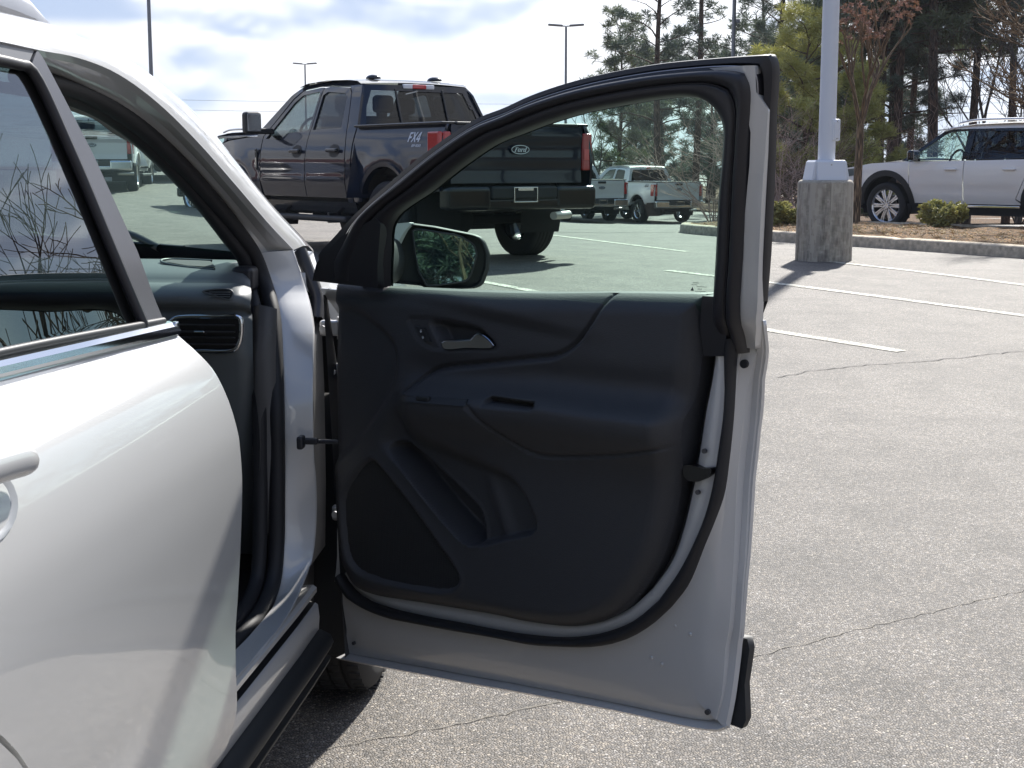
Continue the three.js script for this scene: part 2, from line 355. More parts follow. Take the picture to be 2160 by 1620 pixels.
// ------------------------------------------------------------------ trees and shrubs
function barkMap(seed, c) { const a = tileNoise(seed, 40), b = tileNoise(seed + 1, 12); return dataMap(256, (i, j) => { const v = 0.55 + 0.6 * (a(i / 256 * 40, j / 256 * 10) - 0.5) + 0.35 * (b(i / 256 * 12, j / 256 * 12) - 0.5); return [v * c[0], v * c[1], v * c[2]]; }); }
const pineBark = std(rgb(0.30, 0.24, 0.20), 0.95, 0, { map: barkMap(81, [1, 0.9, 0.82]) });
const paleBark = std(rgb(0.52, 0.42, 0.32), 0.9, 0, { map: barkMap(83, [1, 0.94, 0.86]) });
const greyBark = std(rgb(0.34, 0.29, 0.25), 0.92, 0, { map: barkMap(85, [1, 0.96, 0.92]) });
const twigBrown = std(rgb(0.30, 0.22, 0.17), 0.92);
function limb(out, a, b, ra, rb, sides, bend, r) {
  const n = 4, p = [], d = b.clone().sub(a), l = d.length(), q = V(r() - 0.5, r() - 0.3, r() - 0.5).multiplyScalar(l * bend);
  for (let i = 0; i <= n; i++) { const t = i / n; p.push(a.clone().addScaledVector(d, t).addScaledVector(q, Math.sin(t * Math.PI))); }
  out.push(taper(p, ra, rb, sides)); return p;
}
function taper(p, ra, rb, sides) {
  const pos = [], nor = [], uv = [], idx = [], n = p.length;
  let u = V(1, 0, 0.3).normalize(), run = 0;
  for (let i = 0; i < n; i++) {
    const t = p[Math.min(n - 1, i + 1)].clone().sub(p[Math.max(0, i - 1)]).normalize();
    u = u.clone().addScaledVector(t, -u.dot(t)); if (u.lengthSq() < 1e-4) u.set(0, 1, 0.2).addScaledVector(t, -0.5); u.normalize();
    const w = t.clone().cross(u), r = lerp(ra, rb, i / (n - 1)); if (i) run += p[i].distanceTo(p[i - 1]);
    for (let k = 0; k <= sides; k++) { const a = k / sides * 2 * Math.PI, c = Math.cos(a), s = Math.sin(a), x = u.x * c + w.x * s, y = u.y * c + w.y * s, z = u.z * c + w.z * s; pos.push(p[i].x + x * r, p[i].y + y * r, p[i].z + z * r); nor.push(x, y, z); uv.push(k / sides * 2, run); }
  }
  for (let i = 0; i < n - 1; i++) for (let k = 0; k < sides; k++) { const a = i * (sides + 1) + k, b = a + sides + 1; idx.push(a, a + 1, b + 1, a, b + 1, b); }
  const g = new THREE.BufferGeometry(); g.setAttribute('position', new THREE.Float32BufferAttribute(pos, 3)); g.setAttribute('normal', new THREE.Float32BufferAttribute(nor, 3)); g.setAttribute('uv', new THREE.Float32BufferAttribute(uv, 2)); g.setIndex(idx); return g;
}
// a brush of needles, 0.4 m across
function tuft(seed, needles, len, wid) {
  const r = rng(seed), pos = [], idx = [];
  for (let i = 0; i < needles; i++) {
    const a = r() * 6.283, e = Math.asin(lerp(-0.35, 1, r())), d = V(Math.cos(a) * Math.cos(e), Math.sin(e), Math.sin(a) * Math.cos(e)), s = V(r() - 0.5, r() - 0.5, r() - 0.5).cross(d).normalize().multiplyScalar(wid * (0.7 + 0.6 * r())), L = len * (0.7 + 0.5 * r()), k = pos.length / 3;
    const m = d.clone().multiplyScalar(L * 0.5), e2 = d.clone().multiplyScalar(L); e2.y -= 0.12 * L;
    pos.push(s.x * 0.4, s.y * 0.4, s.z * 0.4, m.x - s.x, m.y - s.y, m.z - s.z, m.x + s.x, m.y + s.y, m.z + s.z, e2.x, e2.y, e2.z); idx.push(k, k + 1, k + 2, k + 1, k + 3, k + 2);
  }
  const g = new THREE.BufferGeometry(); g.setAttribute('position', new THREE.Float32BufferAttribute(pos, 3)); g.setIndex(idx); g.computeVertexNormals(); return g;
}
const TUFTS = [tuft(1, 26, 0.30, 0.015), tuft(2, 26, 0.30, 0.015), tuft(3, 34, 0.17, 0.0065), tuft(4, 34, 0.17, 0.0065)];
const needleMat = (c) => new THREE.MeshPhysicalMaterial({ color: c, roughness: 0.75, side: THREE.DoubleSide, transmission: 0.35, thickness: 0 });
const needleDark = needleMat(rgb(0.12, 0.155, 0.105)), needleMid = needleMat(rgb(0.16, 0.19, 0.10)), needleYellow = needleMat(rgb(0.42, 0.41, 0.12));
function instances(name, geo, mat, list, parent) {                   // list: [position, scale, r]
  const m = new THREE.InstancedMesh(geo, mat, list.length), M = new THREE.Matrix4(), q = new THREE.Quaternion(), e = new THREE.Euler(), c = new THREE.Color();
  list.forEach(([p, s, r, ax], i) => { e.set((r() - 0.5) * 1.6, r() * 6.283, (r() - 0.5) * 1.6); q.setFromEuler(e); M.compose(p, q, V(s, s, s)); m.setMatrixAt(i, M); const k = 0.75 + 0.5 * r(); m.setColorAt(i, c.setRGB(k, k, k * (0.85 + 0.3 * r()))); });
  m.name = name; m.userData.kind = 'stuff'; m.castShadow = m.receiveShadow = true; parent.add(m); return m;
}
// loblolly pine: straight trunk, bare below, open crown of clumped needles
function pine(seed, H, base, spread, mat, label, group, { density = 1, lean = 0, tr = 0.17, tuftScale = 1.15, name = 'pine_tree', fine = false } = {}) {
  const o = thing(name, label, 'tree', group), r = rng(seed), wood = [], tufts = [];
  const trunk = []; for (let i = 0; i <= 10; i++) { const t = i / 10; trunk.push(V(lean * t * H + 0.12 * Math.sin(t * 5 + seed), t * H - 0.2, 0.10 * Math.cos(t * 4 + seed))); }
  const stem = [taper(trunk, tr, tr * 0.18, 9)];
  const at = (y) => { const f = clamp((y + 0.2) / H) * 10, i = Math.min(9, Math.floor(f)); return trunk[i].clone().lerp(trunk[i + 1], f - i); };
  const limbs = Math.round((H - base) * 5.2 * density);
  for (let i = 0; i < limbs; i++) {
    const t = i / limbs, y = base + (H - base) * (t * 0.97 + 0.03 * r()), a = i * 2.4 + r() * 0.9;
    const L = spread * (0.35 + 0.65 * Math.pow(1 - t, 0.7)) * (0.55 + 0.6 * r()), p0 = at(y), up = lerp(0.05, 0.75, t) + 0.25 * (r() - 0.5);
    const end = p0.clone().add(V(Math.cos(a) * L, L * up, Math.sin(a) * L));
    const p = limb(wood, p0, end, 0.012 + 0.012 * L, 0.008, 5, 0.22, r);
    const subs = Math.max(2, Math.round(L * 2.3 * density));
    for (let s = 0; s < subs; s++) {
      const f = lerp(0.42, 1, (s + 0.4 * r()) / subs), k = Math.min(3, Math.floor(f * 4)), q = p[k].clone().lerp(p[k + 1], f * 4 - k);
      const sl = 0.30 + 0.45 * r(), e = q.clone().add(V((r() - 0.5) * 2, 0.25 + 0.6 * r(), (r() - 0.5) * 2).multiplyScalar(sl));
      wood.push(taper([q, e], 0.010, 0.005, 3));
      const nt = Math.round((fine ? 9 + 5 * r() : 4 + 3 * r()) * density);
      for (let m = 0; m < nt; m++) tufts.push([q.clone().lerp(e, 0.35 + 0.75 * r()).add(V(r() - 0.5, r() - 0.4, r() - 0.5).multiplyScalar(0.32)), tuftScale * (0.7 + 0.55 * r()), r]);
    }
    if (t < 0.2 && r() < 0.5) { const y2 = base * (0.45 + 0.5 * r()), p2 = at(y2), a2 = r() * 6.28; stem.push(taper([p2, p2.clone().add(V(Math.cos(a2), 0.1, Math.sin(a2)).multiplyScalar(0.4 + 0.8 * r()))], 0.018, 0.006, 4)); }
  }
  mesh('trunk', mergeGeometries(stem), pineBark, o);
  mesh('branches', mergeGeometries(wood), pineBark, o);
  instances('crown', TUFTS[(fine ? 2 : 0) + seed % 2], mat, tufts, o);
  return o;
}
// leafless tree: forks again and again into fine twigs
function bareTree(seed, H, mat, label, group, { fork = 0.22, spread = 0.62, levels = 6, tr = 0.10, kids = 2.6, name = 'bare_tree', up = 0.25, minR = 0.004, stems = 1 } = {}) {
  const o = thing(name, label, 'tree', group), r = rng(seed), trunk = [], twigs = [];
  const grow = (p, d, L, rad, lev) => {
    const bend = V(r() - 0.5, r() - 0.2, r() - 0.5).multiplyScalar(0.28), pts = [p];
    let q = p.clone(), dir = d.clone();
    const n = lev < 2 ? 5 : 3;
    for (let i = 1; i <= n; i++) { dir.addScaledVector(bend, 1 / n).add(V(r() - 0.5, r() - 0.5, r() - 0.5).multiplyScalar(0.22)).normalize(); q = q.clone().addScaledVector(dir, L / n); pts.push(q); }
    (lev === 0 ? trunk : twigs).push(taper(pts, rad, Math.max(minR, rad * 0.62), lev < 2 ? 8 : lev < 4 ? 5 : 3));
    if (lev >= levels) return;
    const k = Math.floor(kids + r() * 0.99);
    for (let i = 0; i < k; i++) {
      const f = i === 0 ? 1 : lerp(0.35, 1, r()), s = f * n, j = Math.min(n - 1, Math.floor(s)), start = pts[j].clone().lerp(pts[j + 1], s - j);
      const a = r() * 6.283, side = V(Math.cos(a), 0, Math.sin(a)), nd = dir.clone().multiplyScalar(1 - (i ? spread * 0.55 : 0.12)).addScaledVector(side, i ? spread : spread * 0.35).add(V(0, up, 0)).normalize();
      grow(start, nd, L * (0.62 + 0.26 * r()), Math.max(minR, rad * (i ? 0.52 : 0.64)), lev + 1);
    }
  };
  for (let s = 0; s < stems; s++) { const a = s * 2.4, d = stems > 1 ? V(Math.cos(a) * 0.5, 1, Math.sin(a) * 0.5).normalize() : V(0, 1, 0); grow(V(0, -0.15, 0), d, H * fork * (stems > 1 ? 0.8 + 0.4 * r() : 1), tr, stems > 1 ? 1 : 0); }
  if (trunk.length) mesh('trunk', mergeGeometries(trunk), mat, o);
  mesh('branches', mergeGeometries(twigs), mat, o);
  return o;
}
function place(o, x, Z, turn = 0, lift = 0, s = 1) { o.position.set(x, gh(x, -Z) + lift, -Z); o.rotation.set(0, turn, 0); if (s !== 1) o.scale.setScalar(s); return o; }

// the two pines standing apart behind the white pickups
place(pine(21, 13.4, 3.6, 2.9, needleDark, 'tall dark pine with a crooked open crown behind the white pickups', null, { tr: 0.2, tuftScale: 1.15, density: 0.68 }), 6.5, 66, 0.4);
place(pine(22, 17.5, 4.5, 2.4, needleDark, 'tallest narrow pine rising above the open car door frame', null, { tr: 0.19, tuftScale: 1.15, density: 0.7 }), 8.7, 70, 2.1);
place(pine(23, 9.0, 1.2, 2.6, needleMid, 'lower bushy pine beside the tailgate of the dark pickup', null, { tr: 0.14, tuftScale: 1.1, density: 0.9 }), 5.3, 74, 1.0);
place(bareTree(24, 8.5, greyBark, 'thin leafless sapling beside the low bushy pine', null, { levels: 5, tr: 0.07 }), 4.2, 70);
place(pine(25, 10.5, 2.0, 3.0, needleDark, 'dense dark pine right of the tall trunk behind the pickups', null, { tr: 0.17, tuftScale: 1.2, density: 0.75 }), 10.6, 63, 0.2);
// pale sunlit pine just behind the light pole
place(pine(26, 4.9, 0.9, 2.1, needleYellow, 'yellow green young pine behind the white light pole', null, { tr: 0.08, density: 1.15, fine: true }), 7.35, 37, 0.6);
place(pine(27, 3.6, 0.3, 1.5, needleYellow, 'short yellow green pine with low branches behind the crepe myrtle', null, { tr: 0.07, density: 1.15, fine: true }), 8.75, 38, 2.6);
place(pine(31, 4.4, 0.3, 1.9, needleMid, 'bushy dark green pine standing behind the short yellow green one', null, { tr: 0.08, density: 1.2, fine: true }), 8.4, 41, 1.2);
// the pine wood: low-crowned trees on the left of it, bare tall trunks on the right
const PW = 'tall pines of the wood', PL = 'low-crowned pines of the wood';
const lowA = pine(28, 12, 2.9, 2.6, needleDark, 'dark pine with a low dense crown at the edge of the wood', PL, { tr: 0.17, density: 0.8, fine: true });
const lowB = pine(32, 11, 2.5, 2.5, needleDark, 'dark pine with a low dense crown at the edge of the wood', PL, { tr: 0.15, density: 0.8, fine: true });
const tallA = pine(29, 15, 5.4, 2.6, needleMid, 'tall pine with a long bare lower trunk inside the wood', PW, { tr: 0.155, tuftScale: 1.3 });
const tallB = pine(30, 17, 6.2, 3.0, needleDark, 'tall pine with a long bare lower trunk inside the wood', PW, { tr: 0.17, tuftScale: 1.35 });
{
  const r = rng(77);
  [[9.6, 46], [10.6, 49.5], [11.2, 45], [12.1, 48], [9.3, 52],
  ].forEach(([x, Z], i) => { const p = i % 2 ? lowB : lowA, o = i < 2 ? p : copy(p, p.userData.label, PL); place(o, x, Z, r() * 6.28, 0.1, 0.9 + 0.2 * r()); });
  [[11.6, 44.5], [12.3, 43.8], [13.0, 46.5], [14.6, 47.5], [16.6, 50], [15.0, 56], [13.5, 58],
    [33, 28], [38, 33], [36, 20], [34, 12], [39, 8], [33, 4]].forEach(([x, Z], i) => { const p = i % 2 ? tallB : tallA, o = i < 2 ? p : copy(p, p.userData.label, PW); place(o, x, Z, r() * 6.28, 0.1, 0.9 + 0.2 * r()); });
}
// backdrop of trees beyond the far side of the car park
{
  const r = rng(78), G = 'pines beyond the far edge of the car park', p0 = pine(33, 9, 0.8, 2.8, needleDark, 'broad dark pine with branches to the ground at the far edge', G, { tr: 0.17, tuftScale: 1.25, density: 0.9 });
  [[9.0, 100], [7.6, 92], [9.4, 93], [12.0, 88], [14.5, 84], [16.5, 76], [18, 70], [13.0, 76], [10.6, 80]].forEach(([x, Z], i) => place(i ? copy(p0, p0.userData.label, G) : p0, x, Z, r() * 6.28, -0.2, (x < 0 ? 0.55 : 0.8) + 0.25 * r()));
}
{
  const src = scene.children.find((o) => /branches to the ground/.test(o.userData.label || '')), r = rng(79), G = 'pines behind the photographer';
  for (const [x, Z] of [[-2, -19], [-5, -18], [-8, -20], [1, -18], [4, -19], [7, -20], [-3.5, -22], [2.5, -22], [-0.5, -21], [-6.5, -22], [5.5, -22.5], [-2, -25], [1.5, -25]]) place(copy(src, 'broad dark pine with branches to the ground behind the photographer', G), x, Z, r() * 6.28, -0.2, 1);
}
// leafless trees
const bigBare = bareTree(41, 9.4, paleBark, 'large leafless tree overhanging the parked white SUV', null, { levels: 7, tr: 0.15, fork: 0.17, spread: 0.95, kids: 2.7, up: 0.12, minR: 0.0075 });
place(bigBare, 7.75, 20.3, 2.3, 0.1);
const BW = 'leafless trees of the wood', bareA = bareTree(42, 9.5, greyBark, 'leafless grey tree among the pines of the wood', BW, { levels: 6, tr: 0.12, minR: 0.007 }), bareB = bareTree(43, 8, greyBark, 'leafless grey tree among the pines of the wood', BW, { levels: 6, tr: 0.10, spread: 0.75, minR: 0.007 });
{
  const r = rng(99), spots = [[15.6, 42], [17.5, 44], [19.5, 43], [21.5, 41], [16.5, 39], [23, 38], [24.5, 34], [26, 31], [22, 46], [28, 28], [20.5, 36.5], [14.0, 41], [18.0, 40.5], [29, 22], [30, 10], [27.5, 33], [13.2, 43]];
  spots.forEach(([x, Z], i) => { const p = i % 2 ? bareB : bareA, o = i < 2 ? p : copy(p, p.userData.label, BW); place(o, x, Z, r() * 6.28, 0.05, 0.8 + 0.4 * r()); });
}
place(copy(bareA, 'leafless grey tree standing beyond the white SUV tail', null), 12.4, 22.8, 1.1, 0.1, 1.15);
place(bareTree(44, 5.2, paleBark, 'small pale leafless tree standing in front of the pines behind the photographer', null, { levels: 6, tr: 0.06, spread: 0.7, fork: 0.28, minR: 0.008 }), -0.5, -14.5, 0.7);
// crepe myrtle on the island, with last year's seed heads
{
  const o = thing('crepe_myrtle', 'slender leafless crepe myrtle with rusty seed heads beside the concrete pole base', 'tree'), r = rng(61), tw = [], heads = [];
  mesh('trunk', mergeGeometries([taper([V(0, -0.1, 0), V(0.01, 0.6, 0), V(0.02, 1.2, 0.01), V(0.03, 1.62, 0)], 0.075, 0.058, 9)]), paleBark, o);
  const go = (p, d, L, rad, lev) => {
    const pts = [p]; let q = p, dir = d.clone();
    for (let i = 0; i < 4; i++) { dir.add(V(r() - 0.5, 0.10 + 0.1 * r(), r() - 0.5).multiplyScalar(0.24)).normalize(); q = q.clone().addScaledVector(dir, L / 4); pts.push(q); }
    tw.push(taper(pts, rad, rad * 0.6, lev < 2 ? 7 : 4));
    if (lev >= 4) { if (r() < 0.30) for (let i = 0; i < 4; i++) heads.push([q.clone().add(V(r() - 0.5, r() * 1.4 - 0.3, r() - 0.5).multiplyScalar(0.28)), 0.7 + 0.5 * r(), r]); return; }
    const k = lev === 0 ? 3 : 2 + (r() < 0.6 ? 1 : 0);
    for (let i = 0; i < k; i++) { const a = r() * 6.283; go(pts[i ? 3 : 4], dir.clone().add(V(Math.cos(a), 0.35, Math.sin(a)).multiplyScalar(0.42)).normalize(), L * (0.66 + 0.2 * r()), rad * 0.62, lev + 1); }
  };
  go(V(0.03, 1.55, 0), V(-0.42, 1, 0.1).normalize(), 0.68, 0.045, 0); go(V(0.03, 1.55, 0), V(0.34, 1, -0.15).normalize(), 0.82, 0.05, 0); go(V(0.03, 1.6, 0), V(0.05, 1, 0.3).normalize(), 0.75, 0.035, 1);
  mesh('branches', mergeGeometries(tw), paleBark, o);
  instances('seed_heads', tuft(9, 22, 0.075, 0.010), std(rgb(0.36, 0.22, 0.15), 0.9), heads, o);
  place(o, 5.55, 23.9, 0.3, 0.1);
}
// tangled bare brush left of the pole
{
  const brush = std(rgb(0.46, 0.33, 0.27), 0.9), G = 'tangled bare bushes at the wood edge', mk = (seed, h, mat) => bareTree(seed, h, mat, 'tangled bare brown bush at the edge of the wood behind the light pole', G, { levels: 5, stems: 9, tr: 0.018, fork: 0.24, spread: 0.95, kids: 2.4, minR: 0.0035, name: 'bare_bush', up: 0.10 });
  const A = mk(51, 4.4, brush), B = mk(52, 3.8, paleBark), r = rng(7);
  [[6.3, 33.5], [6.75, 34.2], [6.0, 35], [7.1, 35], [6.3, 37], [6.9, 39], [5.6, 41], [10.5, 41], [12.0, 41.5], [7.4, 42], [11.3, 44], [14.2, 41.5], [16.4, 38], [19, 36], [22, 31]].forEach(([x, Z], i) => { const p = i % 2 ? B : A, o = i < 2 ? p : copy(p, p.userData.label, G); place(o, x, Z, r() * 6.28, 0, 0.85 + 0.4 * r()); });
}
// low evergreen shrubs on the island
function shrub(seed, w, h, label) {
  const o = thing('low_shrub', label, 'shrub'), r = rng(seed), tw = [], lv = [];
  for (let i = 0; i < 46; i++) {
    const a = r() * 6.28, e = V(Math.cos(a) * w * (0.15 + 0.5 * r()), h * (0.35 + 0.65 * r()), Math.sin(a) * w * (0.15 + 0.5 * r()));
    tw.push(taper([V(e.x * 0.15, -0.05, e.z * 0.15), V(e.x * 0.55, e.y * 0.6, e.z * 0.55), e], 0.008, 0.003, 4));
    for (let k = 0; k < 15; k++) lv.push([e.clone().multiplyScalar(0.72 + 0.34 * r()).add(V(r() - 0.5, r() - 0.5, r() - 0.5).multiplyScalar(0.14)), 0.7 + 0.6 * r(), r]);
  }
  mesh('stems', mergeGeometries(tw), twigBrown, o);
  instances('foliage', tuft(seed + 3, 16, 0.055, 0.014), needleMat(rgb(0.36, 0.35, 0.12)), lv, o);
  return o;
}
place(shrub(91, 0.54, 0.32, 'rounded yellow green shrub in front of the white SUV door'), 6.45, 22.2, 0, 0.1);
place(shrub(92, 0.60, 0.31, 'low yellow green shrub behind the concrete pole base'), 4.05, 22.6, 1, 0.1);
// straw, weeds and dead leaves on the bed
{
  const r = rng(8), list = [], g = tuft(12, 9, 0.10, 0.006), outline = curve2(KERB, 40);
  for (let i = 0; i < 900; i++) { const k = 3 + Math.floor(r() * 33), p = outline[k], x = p[0] + 0.3 + 2.6 * r(), Z = p[1] + 0.2 + 1.6 * r(); list.push([V(x, gh(x, -Z) + 0.115, -Z), 0.5 + 0.7 * r(), r]); }
  const o = instances('dry_straw', g, std(rgb(0.48, 0.38, 0.22), 0.95), list, scene);
  o.userData.label = 'dry straw and dead stems littering the planting bed'; o.userData.category = 'straw'; o.userData.kind = 'stuff';
}
// ------------------------------------------------------------------ vehicle parts shared by the parked trucks and cars
// local axes of a parked vehicle: x forward from the rear bumper, y up, z to its right
const M = {
  navy: phys(rgb(0.004, 0.008, 0.021), 0.35, 0.0, { specularIntensity: 0.15, clearcoat: 1, clearcoatRoughness: 0.03 }),
  white: phys(rgb(0.72, 0.72, 0.71), 0.35, 0.0, { clearcoat: 1, clearcoatRoughness: 0.04 }),
  pearl: phys(rgb(0.84, 0.82, 0.79), 0.32, 0.0, { clearcoat: 1, clearcoatRoughness: 0.04 }),
  black: std(rgb(0.014, 0.015, 0.017), 0.55), gloss: phys(rgb(0.008, 0.009, 0.011), 0.25, 0, { specularIntensity: 0.15, clearcoat: 1, clearcoatRoughness: 0.04 }),
  rubber: std(rgb(0.018, 0.018, 0.019), 0.78), under: std(rgb(0.016, 0.016, 0.017), 0.85), cabin: std(rgb(0.022, 0.022, 0.024), 0.8),
  chrome: std(rgb(0.82, 0.83, 0.85), 0.10, 1), alloy: std(rgb(0.72, 0.73, 0.75), 0.22, 1), steel: std(rgb(0.45, 0.44, 0.42), 0.38, 1),
  red: phys(rgb(0.42, 0.012, 0.014), 0.18, 0, { clearcoat: 1 }), redBright: phys(rgb(0.62, 0.03, 0.03), 0.15, 0, { clearcoat: 1 }), lens: phys(rgb(0.82, 0.82, 0.84), 0.12, 0, { clearcoat: 1 }),
  glass: phys(rgb(0.80, 0.90, 0.87), 0.02, 0, { transmission: 1, thickness: 0, ior: 1.5 }), privacy: phys(rgb(0.17, 0.18, 0.19), 0.02, 0, { transmission: 1, thickness: 0, ior: 1.5 }), tint: phys(rgb(0.42, 0.46, 0.47), 0.02, 0, { transmission: 1, thickness: 0, ior: 1.5 }),
};
const arch = (cx, cy, r, a0, a1, n = 16) => Array.from({ length: n + 1 }, (_, i) => { const a = lerp(a0, a1, i / n) * RAD; return [cx + r * Math.cos(a), cy + r * Math.sin(a)]; });
function tyreGeo(R, w, rimR, tread = 0.009) {
  const h = w / 2, pts = [[rimR, -h * 0.86], [rimR + 0.015, -h * 0.98], [lerp(rimR, R, 0.55), -h * 1.03], [R - 0.035, -h * 0.97], [R - 0.012, -h * 0.86], [R - 0.002, -h * 0.74]];
  for (const c of [-0.48, -0.16, 0.16, 0.48]) pts.push([R, h * (c - 0.045)], [R - tread, h * (c - 0.04)], [R - tread, h * (c + 0.04)], [R, h * (c + 0.045)]);
  pts.push([R - 0.002, h * 0.74], [R - 0.012, h * 0.86], [R - 0.035, h * 0.97], [lerp(rimR, R, 0.55), h * 1.03], [rimR + 0.015, h * 0.98], [rimR, h * 0.86]);
  const g = new THREE.LatheGeometry(pts.map((p) => new THREE.Vector2(p[0], p[1])), 48); g.rotateX(Math.PI / 2); return g.toNonIndexed();
}
function rimGeo(r, w, spokes, twin) {                                    // axis along z, face at +z
  const parts = [], barrel = new THREE.LatheGeometry([[r * 0.99, -w / 2], [r * 0.93, -w / 2 + 0.02], [r * 0.90, 0], [r * 0.93, w / 2 - 0.03], [r * 1.0, w / 2 - 0.012], [r * 1.0, w / 2], [r * 0.95, w / 2 - 0.004], [r * 0.90, w / 2 - 0.035]].map((p) => new THREE.Vector2(...p)), 40); barrel.rotateX(Math.PI / 2); parts.push(barrel);
  const z = w / 2 - 0.035;
  for (let i = 0; i < spokes; i++) for (const o of twin ? [-1, 1] : [0]) {
    const s = extrude([[r * 0.14, -0.016], [r * 0.93, -0.012], [r * 0.93, 0.012], [r * 0.14, 0.016]], 0.018, 0.005, 1); s.translate(0, 0, z - 0.02); s.rotateZ(i / spokes * 2 * Math.PI + o * 0.085); parts.push(s);
  }
  const hub = cyl(r * 0.2, r * 0.24, 0.04, 20); hub.rotateX(Math.PI / 2); hub.translate(0, 0, z - 0.01); parts.push(hub);
  for (let i = 0; i < 5; i++) { const n = cyl(0.011, 0.011, 0.03, 8); n.rotateX(Math.PI / 2); n.translate(Math.cos(i * 1.257) * r * 0.15, Math.sin(i * 1.257) * r * 0.15, z + 0.012); parts.push(n); }
  return join(parts);
}
function wheel(parent, x, y, z, side, tyre, rim, rimMat) {
  const t = mesh('wheel', tyre, M.rubber, parent); t.position.set(x, y, z); if (side < 0) t.rotation.y = Math.PI;
  mesh('rim', rim, rimMat, t);
  const d = new THREE.CylinderGeometry(0.155, 0.155, 0.02, 24); d.rotateX(Math.PI / 2); mesh('brake_disc', d, M.steel, t);
  return t;
}
function seat(parent, x, z, mat, w = 0.5, y = 0.95) {
  const b = rbox(0.16, 0.66, w, 0.06); b.rotateZ(0.22); b.translate(x, y + 0.12, z);
  const c = rbox(0.50, 0.16, w, 0.06, x + 0.28, y - 0.18, z);
  const h = rbox(0.11, 0.20, 0.26, 0.05, x - 0.14, y + 0.58, z), p = rbox(0.02, 0.14, 0.14, 0.008, x - 0.11, y + 0.45, z);
  mesh('seat', join([b, c, h, p]), mat, parent);
}
const ring = (R, r) => new THREE.TorusGeometry(R, r, 8, 28);
const ovalBadge = (() => { const make = (bg, fg) => canvasMap(256, 112, (c, w, h) => { c.fillStyle = bg; c.fillRect(0, 0, w, h); c.strokeStyle = fg; c.lineWidth = 7; c.beginPath(); c.ellipse(w / 2, h / 2, w / 2 - 12, h / 2 - 9, 0, 0, 7); c.stroke(); c.fillStyle = fg; c.font = 'italic bold 66px serif'; c.textAlign = 'center'; c.textBaseline = 'middle'; c.setTransform(1, 0, -0.18, 1, 8, 0); c.fillText('Ford', w / 2, h / 2 + 2); }); return { navy: make('#10151f', '#e8ecef'), white: make('#2a3340', '#c8ccd2') }; })();
const decal = (text, color, sub) => canvasMap(256, 128, (c, w, h) => { c.clearRect(0, 0, w, h); c.font = 'italic bold 92px sans-serif'; c.textAlign = 'center'; c.textBaseline = 'middle'; c.fillStyle = color; c.fillText(text, w / 2, h * 0.42, w - 16); if (sub) { c.font = 'italic bold 24px sans-serif'; c.fillText(sub, w * 0.68, h * 0.86); } });

